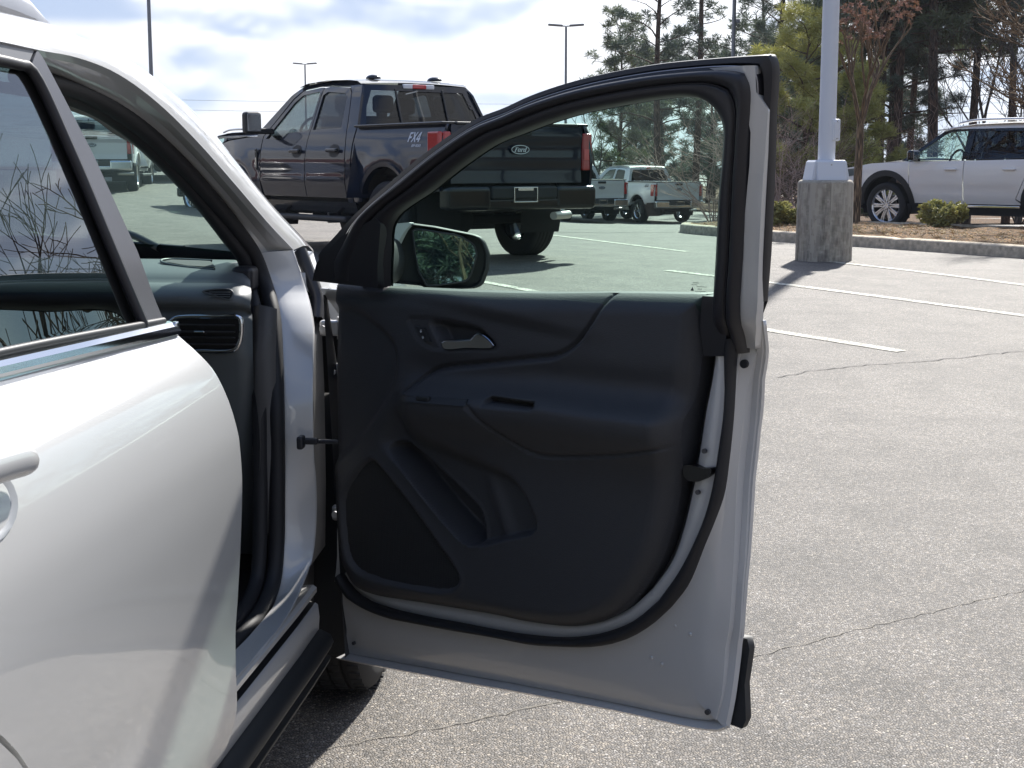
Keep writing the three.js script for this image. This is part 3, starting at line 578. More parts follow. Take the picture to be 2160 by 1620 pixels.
// full-size crew-cab pickup, 5.9 m long
function pickup(label, group, { paint = M.white, bumper = M.chrome, lifted = false, rimMat = M.alloy, badge = 'white', side = '4X4', sideColor = '#1d2024', sub = '', roofPods = false, name = 'pickup_truck' } = {}) {
  const o = thing(name, label, 'pickup truck', group), dy = lifted ? 0.05 : 0;
  const R = lifted ? 0.435 : 0.405;
  const Wd = (x, y) => {
    let w = 1.0 - 0.10 * Math.pow(clamp((0.85 - y) / 0.45), 2) - 0.10 * Math.pow(clamp((y - 0.98) / 0.44), 2);
    if (y > 1.42) w = 0.90 - 0.36 * (y - 1.42) - 0.10 * Math.pow(clamp((y - 1.8) / 0.2), 2);
    w -= 0.10 * Math.pow(clamp((x - 4.7) / 1.2), 2);
    for (const cx of [1.22, 4.91]) { const d = Math.hypot(x - cx, y - 0.46) - 0.60; w += 0.022 * Math.exp(-d * d / 0.006); }
    w += 0.012 * Math.exp(-Math.pow((y - 0.80) / 0.05, 2)) * step(1.9, 2.2, x) * step(4.6, 4.3, x);
    return w;
  };
  const P = (n, outline, mat, holes = [], parent = o, s, inset = 0, depth = 0.03, cell = 0.07) => mesh(n, patch(outline, cell, (x, y) => [x, y + dy, s * (Wd(x, y) - inset)], { holes, back: (x, y) => [x, y + dy, s * (Wd(x, y) - inset - depth)] }), mat, parent);
  const rearWin = [[2.33, 1.41], [2.99, 1.395], [2.99, 1.80], [2.90, 1.835], [2.47, 1.805], [2.40, 1.75]], frontWin = [[3.10, 1.39], [3.60, 1.37], [3.75, 1.29], [4.14, 1.31], [3.66, 1.73], [3.50, 1.815], [3.12, 1.845], [3.08, 1.82]];
  const doorR = [[2.10, 0.62], [3.035, 0.62], [3.035, 1.40], [3.03, 1.885], [2.90, 1.895], [2.42, 1.865], [2.33, 1.80], [2.20, 1.42], [2.13, 1.22], [2.10, 1.0]], doorF = [[3.05, 0.62], [4.14, 0.62], [4.19, 0.80], [4.21, 1.34], [3.70, 1.77], [3.53, 1.865], [3.12, 1.895], [3.045, 1.885]];
  for (const s of [-1, 1]) {
    P('bed_side', [[0.17, 0.72], [0.62, 0.70], ...arch(1.22, 0.44, 0.545, 152, 17), [1.80, 0.58], [1.95, 0.58], [1.95, 1.425], [0.16, 1.405], [0.15, 1.0]], paint, [], o, s);
    P('cab_side', [[1.975, 0.57], [2.085, 0.57], [2.085, 1.0], [2.115, 1.22], [2.185, 1.42], [2.32, 1.81], [2.415, 1.88], [2.90, 1.91], [3.12, 1.91], [3.54, 1.88], [3.72, 1.785], [4.225, 1.345], [4.40, 1.345], [4.36, 1.42], [3.80, 1.82], [3.58, 1.935], [3.0, 1.975], [2.40, 1.955], [2.18, 1.90], [2.10, 1.80], [1.975, 1.43]], paint, [], o, s);
    const dr = P('rear_door', doorR, paint, [rearWin], o, s), df = P('front_door', doorF, paint, [frontWin], o, s);
    P('window', rearWin, M.privacy, [], dr, s, 0.018, 0.004); P('window', frontWin, M.tint, [], df, s, 0.018, 0.004);
    for (const [d, x] of [[dr, 2.36], [df, 3.26]]) { const h = rbox(0.25, 0.045, 0.04, 0.018, x, 1.155 + dy, s * (Wd(x, 1.155) + 0.035)); mesh('handle', h, paint === M.navy ? M.gloss : paint, d); const c = patch(arch(x, 1.15, 0.075, 0, 350, 20).map(([a, b]) => [x + (a - x) * 1.6, b]), 0.03, (a, b) => [a, b + dy, s * (Wd(a, b) + 0.003 - 0.0 * a)]); mesh('handle_cup', c, M.black, d); }
    P('front_fender', [[4.205, 0.60], [4.33, 0.58], ...arch(4.91, 0.44, 0.545, 165, 22), [5.70, 0.66], [5.84, 0.72], [5.86, 1.0], [5.78, 1.22], [5.2, 1.30], [4.40, 1.345], [4.23, 1.345]], paint, [], o, s);
    mesh('fender_vent', rbox(0.05, 0.26, 0.02, 0.008, 4.30, 1.06 + dy, s * (Wd(4.3, 1.06) + 0.006)), M.gloss, o);
    P('rocker_panel', [[1.98, 0.42], [4.30, 0.42], [4.30, 0.57], [1.98, 0.57]], lifted ? M.gloss : paint, [], o, s, 0.03);
    mesh('running_board', join([rbox(2.25, 0.07, 0.14, 0.03, 3.15, 0.40 + dy * 0.6, s * 0.98), rbox(0.05, 0.12, 0.3, 0.01, 2.5, 0.44, s * 0.85), rbox(0.05, 0.12, 0.3, 0.01, 3.8, 0.44, s * 0.85)]), M.black, o);
    for (const cx of [1.22, 4.91]) P('wheel_arch_trim', [...arch(cx, 0.44, 0.575, 158, 16, 20), ...arch(cx, 0.44, 0.535, 16, 158, 20)], lifted ? paint : M.white === paint ? paint : M.black, [], o, s, -0.02, 0.07);
    const mm = mesh('door_mirror', join([rbox(0.13, 0.26, 0.22, 0.04, 4.06, 1.50 + dy, s * 1.17), rbox(0.07, 0.07, 0.26, 0.02, 4.07, 1.40 + dy, s * 1.0)]), M.black, o);
    mesh('mirror_glass', rbox(0.006, 0.21, 0.17, 0.002, 3.992, 1.50 + dy, s * 1.17), M.chrome, mm);
    mesh('tail_light', join([rbox(0.22, 0.40, 0.06, 0.02, 0.27, 1.13 + dy, s * (Wd(0.25, 1.13) - 0.012)), rbox(0.05, 0.40, 0.09, 0.02, 0.165, 1.13 + dy, s * 0.905)]), M.red, o);
    const tl = o.children[o.children.length - 1]; mesh('lamp_segment', join([rbox(0.16, 0.12, 0.066, 0.015, 0.25, 1.10 + dy, s * (Wd(0.25, 1.13) - 0.010)), rbox(0.012, 0.12, 0.07, 0.004, 0.138, 1.10 + dy, s * 0.905)]), M.redBright, tl);
    mesh('headlight', rbox(0.10, 0.24, 0.26, 0.04, 5.82, 1.06 + dy, s * 0.80), M.lens, o);
    mesh('body_badge', (() => { const g = patch([[0.40, 1.22], [0.80, 1.22], [0.80, 1.42], [0.40, 1.42]].map(([x, y]) => [x + 0.10, y - 0.06]), 0.05, (x, y) => [x, y + dy, s * (Wd(x, y) + 0.004)]); const U = g.attributes.uv; for (let i = 0; i < U.count; i++) { const u = (U.getX(i) - 0.5) / 0.4, v = (U.getY(i) - 1.16) / 0.2; U.setXY(i, s < 0 ? 1 - u : u, v); } return g; })(), new THREE.MeshStandardMaterial({ map: decal(side, sideColor, sub), transparent: true, alphaTest: 0.4, roughness: 0.4, side: THREE.DoubleSide }), o);
  }
  const top = (pts, n, cr = 0.03) => pts.map(([x, y, w]) => Array.from({ length: n }, (_, i) => { const t = i / (n - 1) * 2 - 1; return V(x, y + dy + cr * (1 - t * t), t * w); }));
  mesh('roof', loft(top([[2.17, 1.90, 0.73], [2.26, 1.935, 0.72], [2.5, 1.957, 0.715], [3.0, 1.972, 0.71], [3.45, 1.955, 0.715], [3.64, 1.915, 0.73]], 15, 0.025)), paint, o);
  mesh('hood', loft(top([[4.42, 1.345, 0.93], [4.7, 1.345, 0.935], [5.3, 1.315, 0.91], [5.65, 1.26, 0.86], [5.80, 1.20, 0.83], [5.84, 1.12, 0.82]], 13, 0.045)), paint, o);
  // windscreen and rear window sit between the cab sides
  const quad = (x0, y0, w0, x1, y1, w1, bow) => (a, b) => [lerp(x0, x1, b) + bow * (1 - a * a), lerp(y0, y1, b) + dy, a * lerp(w0, w1, b)];
  mesh('windshield', patch([[-1, 0], [1, 0], [1, 1], [-1, 1]], 0.2, quad(4.38, 1.36, 0.90, 3.62, 1.92, 0.70, 0.06)), M.glass, o);
  const rq = quad(1.985, 1.40, 0.90, 2.165, 1.895, 0.70, -0.05), rh = [[-0.88, 0.07], [0.88, 0.07], [0.90, 0.5], [0.86, 0.86], [-0.86, 0.86], [-0.90, 0.5]];
  mesh('cab_back', patch([[-1, -1.55], [1, -1.55], [1, 1], [-1, 1]], 0.09, rq, { holes: [rh] }), paint, o);
  const rw = mesh('rear_window', patch(rh, 0.12, (a, b) => { const p = rq(a, b); p[0] += 0.012; return p; }), M.privacy, o);
  for (const a of [0.16, -0.16]) mesh('window_frame', rbox(0.02, 0.44, 0.025, 0.006, 0, 0, 0).applyMatrix4(new THREE.Matrix4().makeRotationZ(-0.35).setPosition(2.03, 1.645 + dy, a * 2.0)), M.gloss, rw);
  const bl = mesh('brake_light', rbox(0.05, 0.055, 0.42, 0.015, 2.115, 1.88 + dy, 0), M.lens, o); mesh('lamp_segment', rbox(0.052, 0.05, 0.19, 0.012, 2.108, 1.88 + dy, 0), M.redBright, bl);
  // load bed
  mesh('bed_liner', join([rbox(1.75, 0.05, 1.5, 0.01, 1.06, 0.86 + dy, 0), rbox(1.75, 0.52, 0.05, 0.01, 1.06, 1.14 + dy, 0.80), rbox(1.75, 0.52, 0.05, 0.01, 1.06, 1.14 + dy, -0.80), rbox(0.05, 0.56, 1.6, 0.01, 1.94, 1.12 + dy, 0)]), M.black, o);
  for (const s of [-1, 1]) mesh('bed_rail', rbox(1.78, 0.03, 0.17, 0.012, 1.06, 1.415 + dy, s * 0.875), paint === M.navy ? M.gloss : M.black, o);
  const tg = mesh('tailgate', patch([[-0.855, 0.80], [0.855, 0.80], [0.855, 1.36], [0.84, 1.40], [-0.84, 1.40], [-0.855, 1.36]], 0.06, (z, y) => [0.15 - 0.018 * Math.exp(-Math.pow((y - 1.30) / 0.05, 2)) + 0.012 * Math.exp(-Math.pow((y - 0.93) / 0.04, 2)) + 0.02 * z * z, y + dy, z], { back: (z, y) => [0.21, y + dy, z] }), paint, o);
  mesh('tailgate_cap', rbox(0.085, 0.035, 1.58, 0.015, 0.185, 1.412 + dy, 0), M.black, tg);
  const em = new THREE.CircleGeometry(0.5, 36); em.scale(0.25, 0.105, 1); em.rotateY(-Math.PI / 2); em.translate(0.121, 1.15 + dy, 0); mesh('emblem', em, new THREE.MeshStandardMaterial({ map: ovalBadge[badge], roughness: 0.35 }), tg);
  mesh('tailgate_handle', rbox(0.03, 0.07, 0.30, 0.012, 0.128, 1.33 + dy, 0), M.black, tg);
  const bm = mesh('rear_bumper', join([rbox(0.20, 0.25, 0.55, 0.05, 0.13, 0.645 + dy, 0.70), rbox(0.20, 0.25, 0.55, 0.05, 0.13, 0.645 + dy, -0.70), rbox(0.18, 0.12, 1.0, 0.03, 0.14, 0.585 + dy, 0)]), bumper, o);
  mesh('bumper_step', rbox(0.18, 0.14, 0.86, 0.03, 0.12, 0.70 + dy, 0), M.black, bm);
  const pf = mesh('plate_frame', join([rbox(0.012, 0.012, 0.31, 0.004, 0.022, 0.755 + dy, 0), rbox(0.012, 0.012, 0.31, 0.004, 0.022, 0.605 + dy, 0), rbox(0.012, 0.16, 0.012, 0.004, 0.022, 0.68 + dy, 0.15), rbox(0.012, 0.16, 0.012, 0.004, 0.022, 0.68 + dy, -0.15), rbox(0.01, 0.028, 0.20, 0.004, 0.024, 0.735 + dy, 0)]), M.chrome, bm);
  mesh('exhaust_tip', (() => { const g = cyl(0.043, 0.043, 0.42, 16); g.rotateX(Math.PI / 2); g.rotateY(0.5); g.translate(0.42, 0.44 + dy, 0.78); return g; })(), M.steel, o);
  mesh('underbody', join([rbox(4.9, 0.16, 0.9, 0.03, 3.0, 0.56 + dy, 0), rbox(0.5, 0.3, 1.2, 0.05, 0.6, 0.70 + dy, 0), rbox(2.2, 0.2, 1.7, 0.05, 3.2, 0.55 + dy, 0), (() => { const g = cyl(0.055, 0.055, 1.7, 12); g.rotateX(Math.PI / 2); g.translate(1.22, R, 0); return g; })(), (() => { const g = new THREE.SphereGeometry(0.17, 16, 10); g.translate(1.22, R, -0.05); return g; })(), (() => { const g = new THREE.TorusGeometry(0.28, 0.11, 10, 24); g.rotateX(Math.PI / 2); g.translate(0.75, 0.60 + dy, 0); return g; })(), rbox(0.9, 0.5, 1.4, 0.1, 4.95, 0.85, 0), rbox(0.7, 0.32, 0.5, 0.08, 2.0, 0.50, -0.45)]), M.under, o);
  for (const s of [-1, 1]) for (const cx of [1.22, 4.91]) mesh('wheel_house', loft([0.42, 0.97].map((z) => arch(cx, 0.44, 0.57, 200, -20, 20).map(([x, y]) => V(x, y + dy, s * (z - 0.02))))), M.under, o);
  mesh('grille', join([rbox(0.06, 0.50, 1.30, 0.03, 5.84, 0.98 + dy, 0), rbox(0.10, 0.24, 1.86, 0.05, 5.84, 0.58 + dy, 0)]), M.gloss, o);
  mesh('cabin_floor', join([rbox(2.3, 0.06, 1.7, 0.02, 3.2, 0.66 + dy, 0), rbox(0.35, 0.42, 1.66, 0.1, 4.2, 1.16 + dy, 0), rbox(0.06, 0.75, 1.7, 0.02, 2.03, 1.02 + dy, 0)]), M.cabin, o);
  seat(o, 2.35, -0.42, M.cabin, 0.62, 1.10 + dy); seat(o, 2.35, 0.42, M.cabin, 0.62, 1.10 + dy); seat(o, 3.22, -0.42, M.cabin, 0.52, 1.12 + dy); seat(o, 3.22, 0.42, M.cabin, 0.52, 1.12 + dy);
  const st = ring(0.19, 0.018); st.rotateY(Math.PI / 2); st.rotateZ(0.4); st.translate(3.86, 1.40 + dy, -0.42); mesh('steering_wheel', st, M.cabin, o);
  const ty = tyreGeo(R, lifted ? 0.31 : 0.275, 0.255), ri = rimGeo(0.265, 0.24, 6, true);
  for (const s of [-1, 1]) for (const cx of [1.22, 4.91]) wheel(o, cx, R, s * 0.86, s, ty, ri, rimMat);
  if (roofPods) for (const z of [-0.42, 0.42]) mesh('roof_marker', (() => { const g = new THREE.SphereGeometry(0.5, 16, 8, 0, 7, 0, Math.PI / 2); g.scale(0.2, 0.10, 0.17); g.translate(2.42, 1.975 + dy, z); return g; })(), M.gloss, o);
  return o;
}
// mid-size three-row SUV, 5.05 m long
function familySuv(label, group, { paint = M.pearl, name = 'parked_suv' } = {}) {
  const o = thing(name, label, 'SUV', group), R = 0.385, AX = [0.98, 4.0];
  const Wd = (x, y) => { let w = 0.995 - 0.12 * Math.pow(clamp((0.75 - y) / 0.45), 2) - 0.06 * Math.pow(clamp((y - 0.95) / 0.25), 2) - 0.10 * Math.pow(clamp((x - 4.1) / 0.95), 2) - 0.08 * Math.pow(clamp((0.8 - x) / 0.8), 2); if (y > 1.15) w -= 0.40 * (y - 1.15) + 0.10 * Math.pow(clamp((y - 1.6) / 0.12), 2); w -= 0.016 * Math.exp(-Math.pow((y - 0.66) / 0.06, 2)) * step(1.4, 1.8, x) * step(3.6, 3.2, x); return w; };
  const P = (n, outline, mat, holes, parent, s, inset = 0, depth = 0.03) => mesh(n, patch(outline, 0.06, (x, y) => [x, y, s * (Wd(x, y) - inset)], { holes, back: (x, y) => [x, y, s * (Wd(x, y) - inset - depth)] }), mat, parent);
  const wF = [[2.60, 1.14], [3.62, 1.12], [3.05, 1.53], [2.92, 1.575], [2.62, 1.59]], wR = [[1.50, 1.155], [2.48, 1.14], [2.50, 1.59], [1.62, 1.575]], wQ = [[0.42, 1.20], [1.40, 1.16], [1.50, 1.57], [0.75, 1.51]];
  const dF = [[2.545, 0.44], [3.46, 0.44], [3.53, 0.62], [3.56, 1.10], [2.545, 1.12]], dR = [[1.62, 0.52], [1.50, 0.44], [2.53, 0.44], [2.53, 1.12], [1.46, 1.14], [1.42, 0.95]].map((p) => p), aR = 0.475;
  for (const s of [-1, 1]) {
    P('quarter_panel', [[0.06, 0.62], [0.48, 0.60], ...arch(AX[0], 0.42, aR, 158, 8), [1.46, 0.45], [1.60, 0.53], [1.405, 0.95], [1.445, 1.145], [0.40, 1.185], [0.08, 1.10]], paint, [], o, s);
    const fd = P('front_door', dF, paint, [], o, s), rd = P('rear_door', dR, paint, [], o, s);
    P('front_fender', [[3.475, 0.44], [3.50, 0.44], ...arch(AX[1], 0.42, aR, 172, 22), [4.62, 0.62], [4.95, 0.66], [5.0, 0.86], [4.86, 1.0], [4.3, 1.08], [3.575, 1.11], [3.545, 0.62]], paint, [], o, s);
    P('pillar_trim', [[0.36, 1.19], [3.72, 1.115], [3.08, 1.58], [2.9, 1.622], [1.6, 1.622], [0.72, 1.555]], M.gloss, [wF, wR, wQ], o, s, 0.004);
    P('roof_side', [[0.50, 1.545], [0.72, 1.558], [1.6, 1.626], [2.9, 1.626], [3.08, 1.585], [2.98, 1.65], [2.5, 1.705], [1.8, 1.715], [1.0, 1.70], [0.62, 1.64]], paint, [], o, s, 0.0, 0.05);
    P('window', wF, M.glass, [], fd, s, 0.02, 0.004); P('window', wR, M.privacy, [], rd, s, 0.02, 0.004); P('quarter_window', wQ, M.privacy, [], o, s, 0.02, 0.004);
    for (const [d, x] of [[fd, 2.76], [rd, 1.72]]) mesh('handle', rbox(0.22, 0.035, 0.035, 0.014, x, 0.985, s * (Wd(x, 0.985) + 0.03)), paint, d);
    for (const cx of AX) P('wheel_arch_trim', [...arch(cx, 0.42, aR + 0.075, 182, -4, 24), ...arch(cx, 0.42, aR - 0.02, -4, 182, 24)], M.black, [], o, s, -0.014, 0.07);
    P('sill_cladding', [[1.36, 0.26], [3.60, 0.26], [3.60, 0.43], [1.36, 0.43]], M.black, [], o, s, -0.012);
    mesh('sill_trim', rbox(1.75, 0.04, 0.02, 0.008, 2.42, 0.405, s * (Wd(2.4, 0.4) + 0.022)), M.chrome, o);
    const mm = mesh('door_mirror', join([rbox(0.13, 0.17, 0.22, 0.05, 3.42, 1.21, s * 1.08), rbox(0.09, 0.05, 0.16, 0.02, 3.44, 1.14, s * 0.97)]), M.gloss, o); mesh('mirror_glass', rbox(0.006, 0.12, 0.17, 0.002, 3.352, 1.21, s * 1.08), M.chrome, mm);
    mesh('headlight', patch([[4.52, 0.90], [4.95, 0.84], [4.93, 0.93], [4.80, 0.99], [4.60, 1.0]], 0.05, (x, y) => [x, y, s * (Wd(x, y) + 0.006)], { back: (x, y) => [x, y, s * (Wd(x, y) - 0.02)] }), M.tint, o);
    mesh('tail_light', rbox(0.25, 0.16, 0.10, 0.03, 0.15, 1.0, s * 0.86), M.red, o);
    mesh('roof_rail', tube([V(0.75, 1.70, s * 0.66), V(0.95, 1.75, s * 0.66), V(1.8, 1.765, s * 0.665), V(2.6, 1.755, s * 0.66), V(2.85, 1.715, s * 0.66)], 0.02, 40, 8), M.alloy, o);
    for (const cx of AX) mesh('wheel_house', loft([0.5, 0.97].map((z) => arch(cx, 0.42, aR + 0.01, 200, -20, 20).map(([x, y]) => V(x, y, s * (z - 0.03))))), M.under, o);
  }
  const rows = (pts, cr) => pts.map(([x, y, w]) => Array.from({ length: 13 }, (_, i) => { const t = i / 6 - 1; return V(x, y + cr * (1 - t * t), t * w); }));
  mesh('roof', loft(rows([[0.50, 1.55, 0.74], [0.62, 1.64, 0.735], [1.0, 1.685, 0.73], [1.8, 1.70, 0.73], [2.5, 1.69, 0.73], [2.95, 1.635, 0.75], [3.05, 1.60, 0.765]], 0.05)), paint, o);
  mesh('hood', loft(rows([[3.70, 1.11, 0.90], [4.0, 1.10, 0.90], [4.5, 1.045, 0.87], [4.85, 0.97, 0.82], [4.97, 0.88, 0.80]], 0.06)), paint, o);
  mesh('windshield', loft(rows([[3.74, 1.115, 0.88], [3.4, 1.36, 0.83], [3.03, 1.605, 0.76]], 0.04)), M.glass, o);
  mesh('grille', join([rbox(0.08, 0.34, 1.25, 0.04, 4.96, 0.78, 0), rbox(0.12, 0.22, 1.75, 0.05, 4.92, 0.42, 0)]), M.gloss, o);
  mesh('tailgate', loft(rows([[0.06, 0.62, 0.86], [0.03, 0.95, 0.88], [0.10, 1.12, 0.86], [0.46, 1.55, 0.74]], 0.02)), paint, o);
  mesh('underbody', join([rbox(4.3, 0.22, 1.5, 0.05, 2.5, 0.40, 0), rbox(0.3, 0.35, 1.7, 0.08, 0.16, 0.50, 0)]), M.under, o);
  mesh('cabin_floor', join([rbox(3.2, 0.06, 1.7, 0.02, 2.1, 0.54, 0), rbox(0.45, 0.34, 1.66, 0.1, 3.46, 0.96, 0)]), M.cabin, o);
  for (const z of [-0.40, 0.40]) { seat(o, 2.42, z, M.cabin, 0.5, 0.90); seat(o, 1.5, z, M.cabin, 0.5, 0.92); }
  const st = ring(0.18, 0.018); st.rotateY(Math.PI / 2); st.rotateZ(0.35); st.translate(3.06, 1.13, -0.40); mesh('steering_wheel', st, M.cabin, o);
  const ty = tyreGeo(R, 0.25, 0.275), ri = rimGeo(0.285, 0.22, 10, true);
  for (const s of [-1, 1]) for (const cx of AX) wheel(o, cx, R, s * 0.87, s, ty, ri, M.alloy);
  return o;
}
// stand a vehicle so that its local point (lx, lz) is over (x, Z), heading phi to the left of straight ahead
function park(o, x, Z, phi, lx, lz, lift = 0) {
  const th = (90 + phi) * RAD, c = Math.cos(th), s = Math.sin(th);
  o.rotation.set(0, th, 0);
  const px = x - (lx * c + lz * s), pz = -Z - (-lx * s + lz * c);
  o.position.set(px, gh(x, -Z) + lift, pz);
  return o;
}
park(pickup('lifted dark navy pickup truck with FX4 badge on its bed side', null, { paint: M.navy, bumper: M.gloss, lifted: true, rimMat: M.gloss, badge: 'navy', side: 'FX4', sideColor: '#c9ced6', sub: 'OFF ROAD', roofPods: true }), -0.72, 15.15, 36, 0.15, -0.98, 0.0);
const wp = pickup('white pickup truck with its nose behind the dark pickup tailgate', 'white pickups at the far side of the car park', {});
park(wp, 2.12, 49.5, 24, 0.15, -0.98);
wp.userData.label = 'white pickup truck partly hidden by the dark pickup tailgate';
park(copy(wp, 'white pickup truck with 4X4 lettering parked below the tall pines', 'white pickups at the far side of the car park'), 4.85, 50.5, 27, 0.15, -0.98);
park(copy(wp, 'white pickup truck seen through the windscreen with its tailgate facing', 'white pickups beyond the open car'), -11.5, 37.2, 8, 0.15, -0.98);
park(copy(wp, 'white pickup truck partly hidden by the windscreen pillar', 'white pickups beyond the open car'), -11.3, 43.5, 12, 0.15, -0.98);
const ex = familySuv('pearl white SUV with black wheel arches beyond the planting island', null);
park(ex, 6.30, 24.75, 40, 4.0, -0.87, 0.0);
park(familySuv('dark blue SUV parked beyond the nose of the navy pickup', null, { paint: M.navy }), -5.0, 30, 36, 0.5, -0.9);
park(copy(ex, 'white SUV parked beside the brick building', null), -17, 26, 20, 2.5, 0);
// ------------------------------------------------------------------ light poles, wires, brick building
const poleWhite = std(rgb(0.66, 0.68, 0.72), 0.45), poleGrey = std(rgb(0.22, 0.23, 0.25), 0.5, 0.4);
const pierMap = canvasMap(1024, 512, (c, w, h) => {
  const r = rng(66); c.fillStyle = '#b3ada2'; c.fillRect(0, 0, w, h);
  for (let i = 0; i < 2600; i++) { const v = 105 + r() * 75; c.fillStyle = `rgba(${v},${v * 0.97},${v * 0.9},0.25)`; const s = 2 + r() * 18; c.fillRect(r() * w, r() * h, s * (0.3 + r()), s); }
  for (let i = 0; i < 70; i++) {                                    // rain streaks of dirt running down the form-cast concrete
    const x = r() * w, y0 = r() < 0.8 ? 0 : r() * h * 0.4, L = h * (0.3 + 0.7 * r()), wd = 6 + r() * 60, dark = r() < 0.62;
    for (let k = 0; k < 26; k++) { const t = k / 26; c.fillStyle = dark ? `rgba(48,46,42,${0.10 * (1 - t * 0.6)})` : `rgba(196,190,178,${0.06})`; c.fillRect(x + (r() - 0.5) * wd, y0 + L * t * (0.8 + 0.2 * r()), wd * (0.2 + 0.6 * r()), L / 14); }
  }
  c.fillStyle = 'rgba(214,210,200,0.75)'; for (let i = 0; i < 60; i++) c.fillRect(w * 0.62 + r() * 60, r() * 26, 10 * r() + 2, 6 * r() + 2);
  for (let i = 0; i < 500; i++) { c.fillStyle = `rgba(40,39,36,${0.2 + 0.3 * r()})`; c.fillRect(r() * w, r() * h, 1 + 2 * r(), 1 + 3 * r()); }
});
const pierMat = std(rgb(0.92, 0.90, 0.86), 0.92, 0, { map: pierMap, bumpMap: pierMap, bumpScale: 0.006 });
{
  const o = thing('light_pole', 'white light pole on a stained round concrete base', 'light pole');
  const pier = new THREE.LatheGeometry([[0.01, 0.87], [0.265, 0.87], [0.288, 0.855], [0.298, 0.83], [0.302, 0.3], [0.306, -0.2]].map((p) => new THREE.Vector2(...p)), 56); mesh('concrete_base', pier, pierMat, o);
  const cov = extrude([[-0.20, 0], [0.20, 0], [0.165, 0.185], [0.15, 0.20], [-0.15, 0.20], [-0.165, 0.185]], 0.30, 0.012, 2); cov.translate(0, 0, -0.15); cov.rotateY(0.12); cov.translate(0, 0.868, 0);
  const cov2 = extrude([[-0.20, 0], [0.20, 0], [0.165, 0.185], [0.15, 0.20], [-0.15, 0.20], [-0.165, 0.185]], 0.30, 0.012, 2); cov2.translate(0, 0, -0.15); cov2.rotateY(0.12 + Math.PI / 2); cov2.translate(0, 0.867, 0);
  const bc = mesh('base_cover', join([cov, cov2]), poleWhite, o); mesh('screw', cyl(0.009, 0.009, 0.02, 10).applyMatrix4(new THREE.Matrix4().makeRotationX(Math.PI / 2).setPosition(0.02, 1.03, 0.175)), M.steel, bc);
  mesh('pole', cyl(0.072, 0.092, 9.6, 28, 0, 0.87 + 4.8, 0), poleWhite, o);
  const hc = rbox(0.085, 0.19, 0.03, 0.014); const hb = rbox(0.12, 0.235, 0.035, 0.017); hb.translate(0, 0, -0.012);
  const hm = mesh('access_cover', join([hc, hb]), poleWhite, o); hm.position.set(0.085, 1.40, 0.062); hm.rotation.y = 0.55;
  for (const y of [-0.09, 0.09]) mesh('screw', cyl(0.007, 0.007, 0.012, 8).applyMatrix4(new THREE.Matrix4().makeRotationX(Math.PI / 2).setPosition(0, y, 0.012)), M.steel, hm);
  for (const s of [-1, 1]) mesh('lamp_head', join([rbox(0.36, 0.07, 0.75, 0.03, 0, 10.45, s * 0.62), rbox(0.06, 0.05, 0.3, 0.02, 0, 10.45, s * 0.2)]), poleGrey, o);
  place(o, 3.40, 16.1, 0);
}
function farPole(label, x, Z, H, box) {
  const o = thing('far_light_pole', label, 'light pole');
  mesh('pole', cyl(0.06, 0.085, H, 10, 0, H / 2, 0), poleGrey, o);
  for (const s of [-1, 1]) { const g = rbox(0.78, 0.10, 0.36, 0.04); g.rotateZ(s * 0.07); g.translate(s * 0.56, H + 0.07, 0); mesh('lamp_head', join([g, rbox(0.25, 0.06, 0.06, 0.02, s * 0.14, H + 0.02, 0)]), poleGrey, o); }
  if (box) mesh('junction_box', rbox(0.14, 0.14, 0.10, 0.02, 0.13, box, 0), poleGrey, o);
  place(o, x, Z, 0);
}
farPole('tall grey light pole rising behind the roof of the open car', -13.7, 57, 10.5);
farPole('grey light pole with two lamp heads above the tailgate of the dark pickup', 2.85, 79.5, 9.2);
farPole('small far light pole with lamp heads above the roof of the dark pickup', -16.4, 119, 8.2);
farPole('grey light pole with a small box among the pines', 7.65, 52, 11.0, 6.9);
{
  const wireMat = std(rgb(0.06, 0.06, 0.065), 0.7);
  for (const [y0, y1, k] of [[7.2, 6.0, 0], [6.6, 5.3, 1]]) { const o = thing('overhead_wire', ['upper overhead wire crossing the sky behind the pines', 'lower overhead wire crossing behind the pines'][k], 'wire'); const p = []; for (let i = 0; i <= 10; i++) { const t = i / 10; p.push(V(lerp(-70, 60, t), lerp(y0, y1, t) - 1.2 * 4 * t * (1 - t), -98)); } mesh('cable', tube(p, 0.009, 40, 5), wireMat, o); }
}
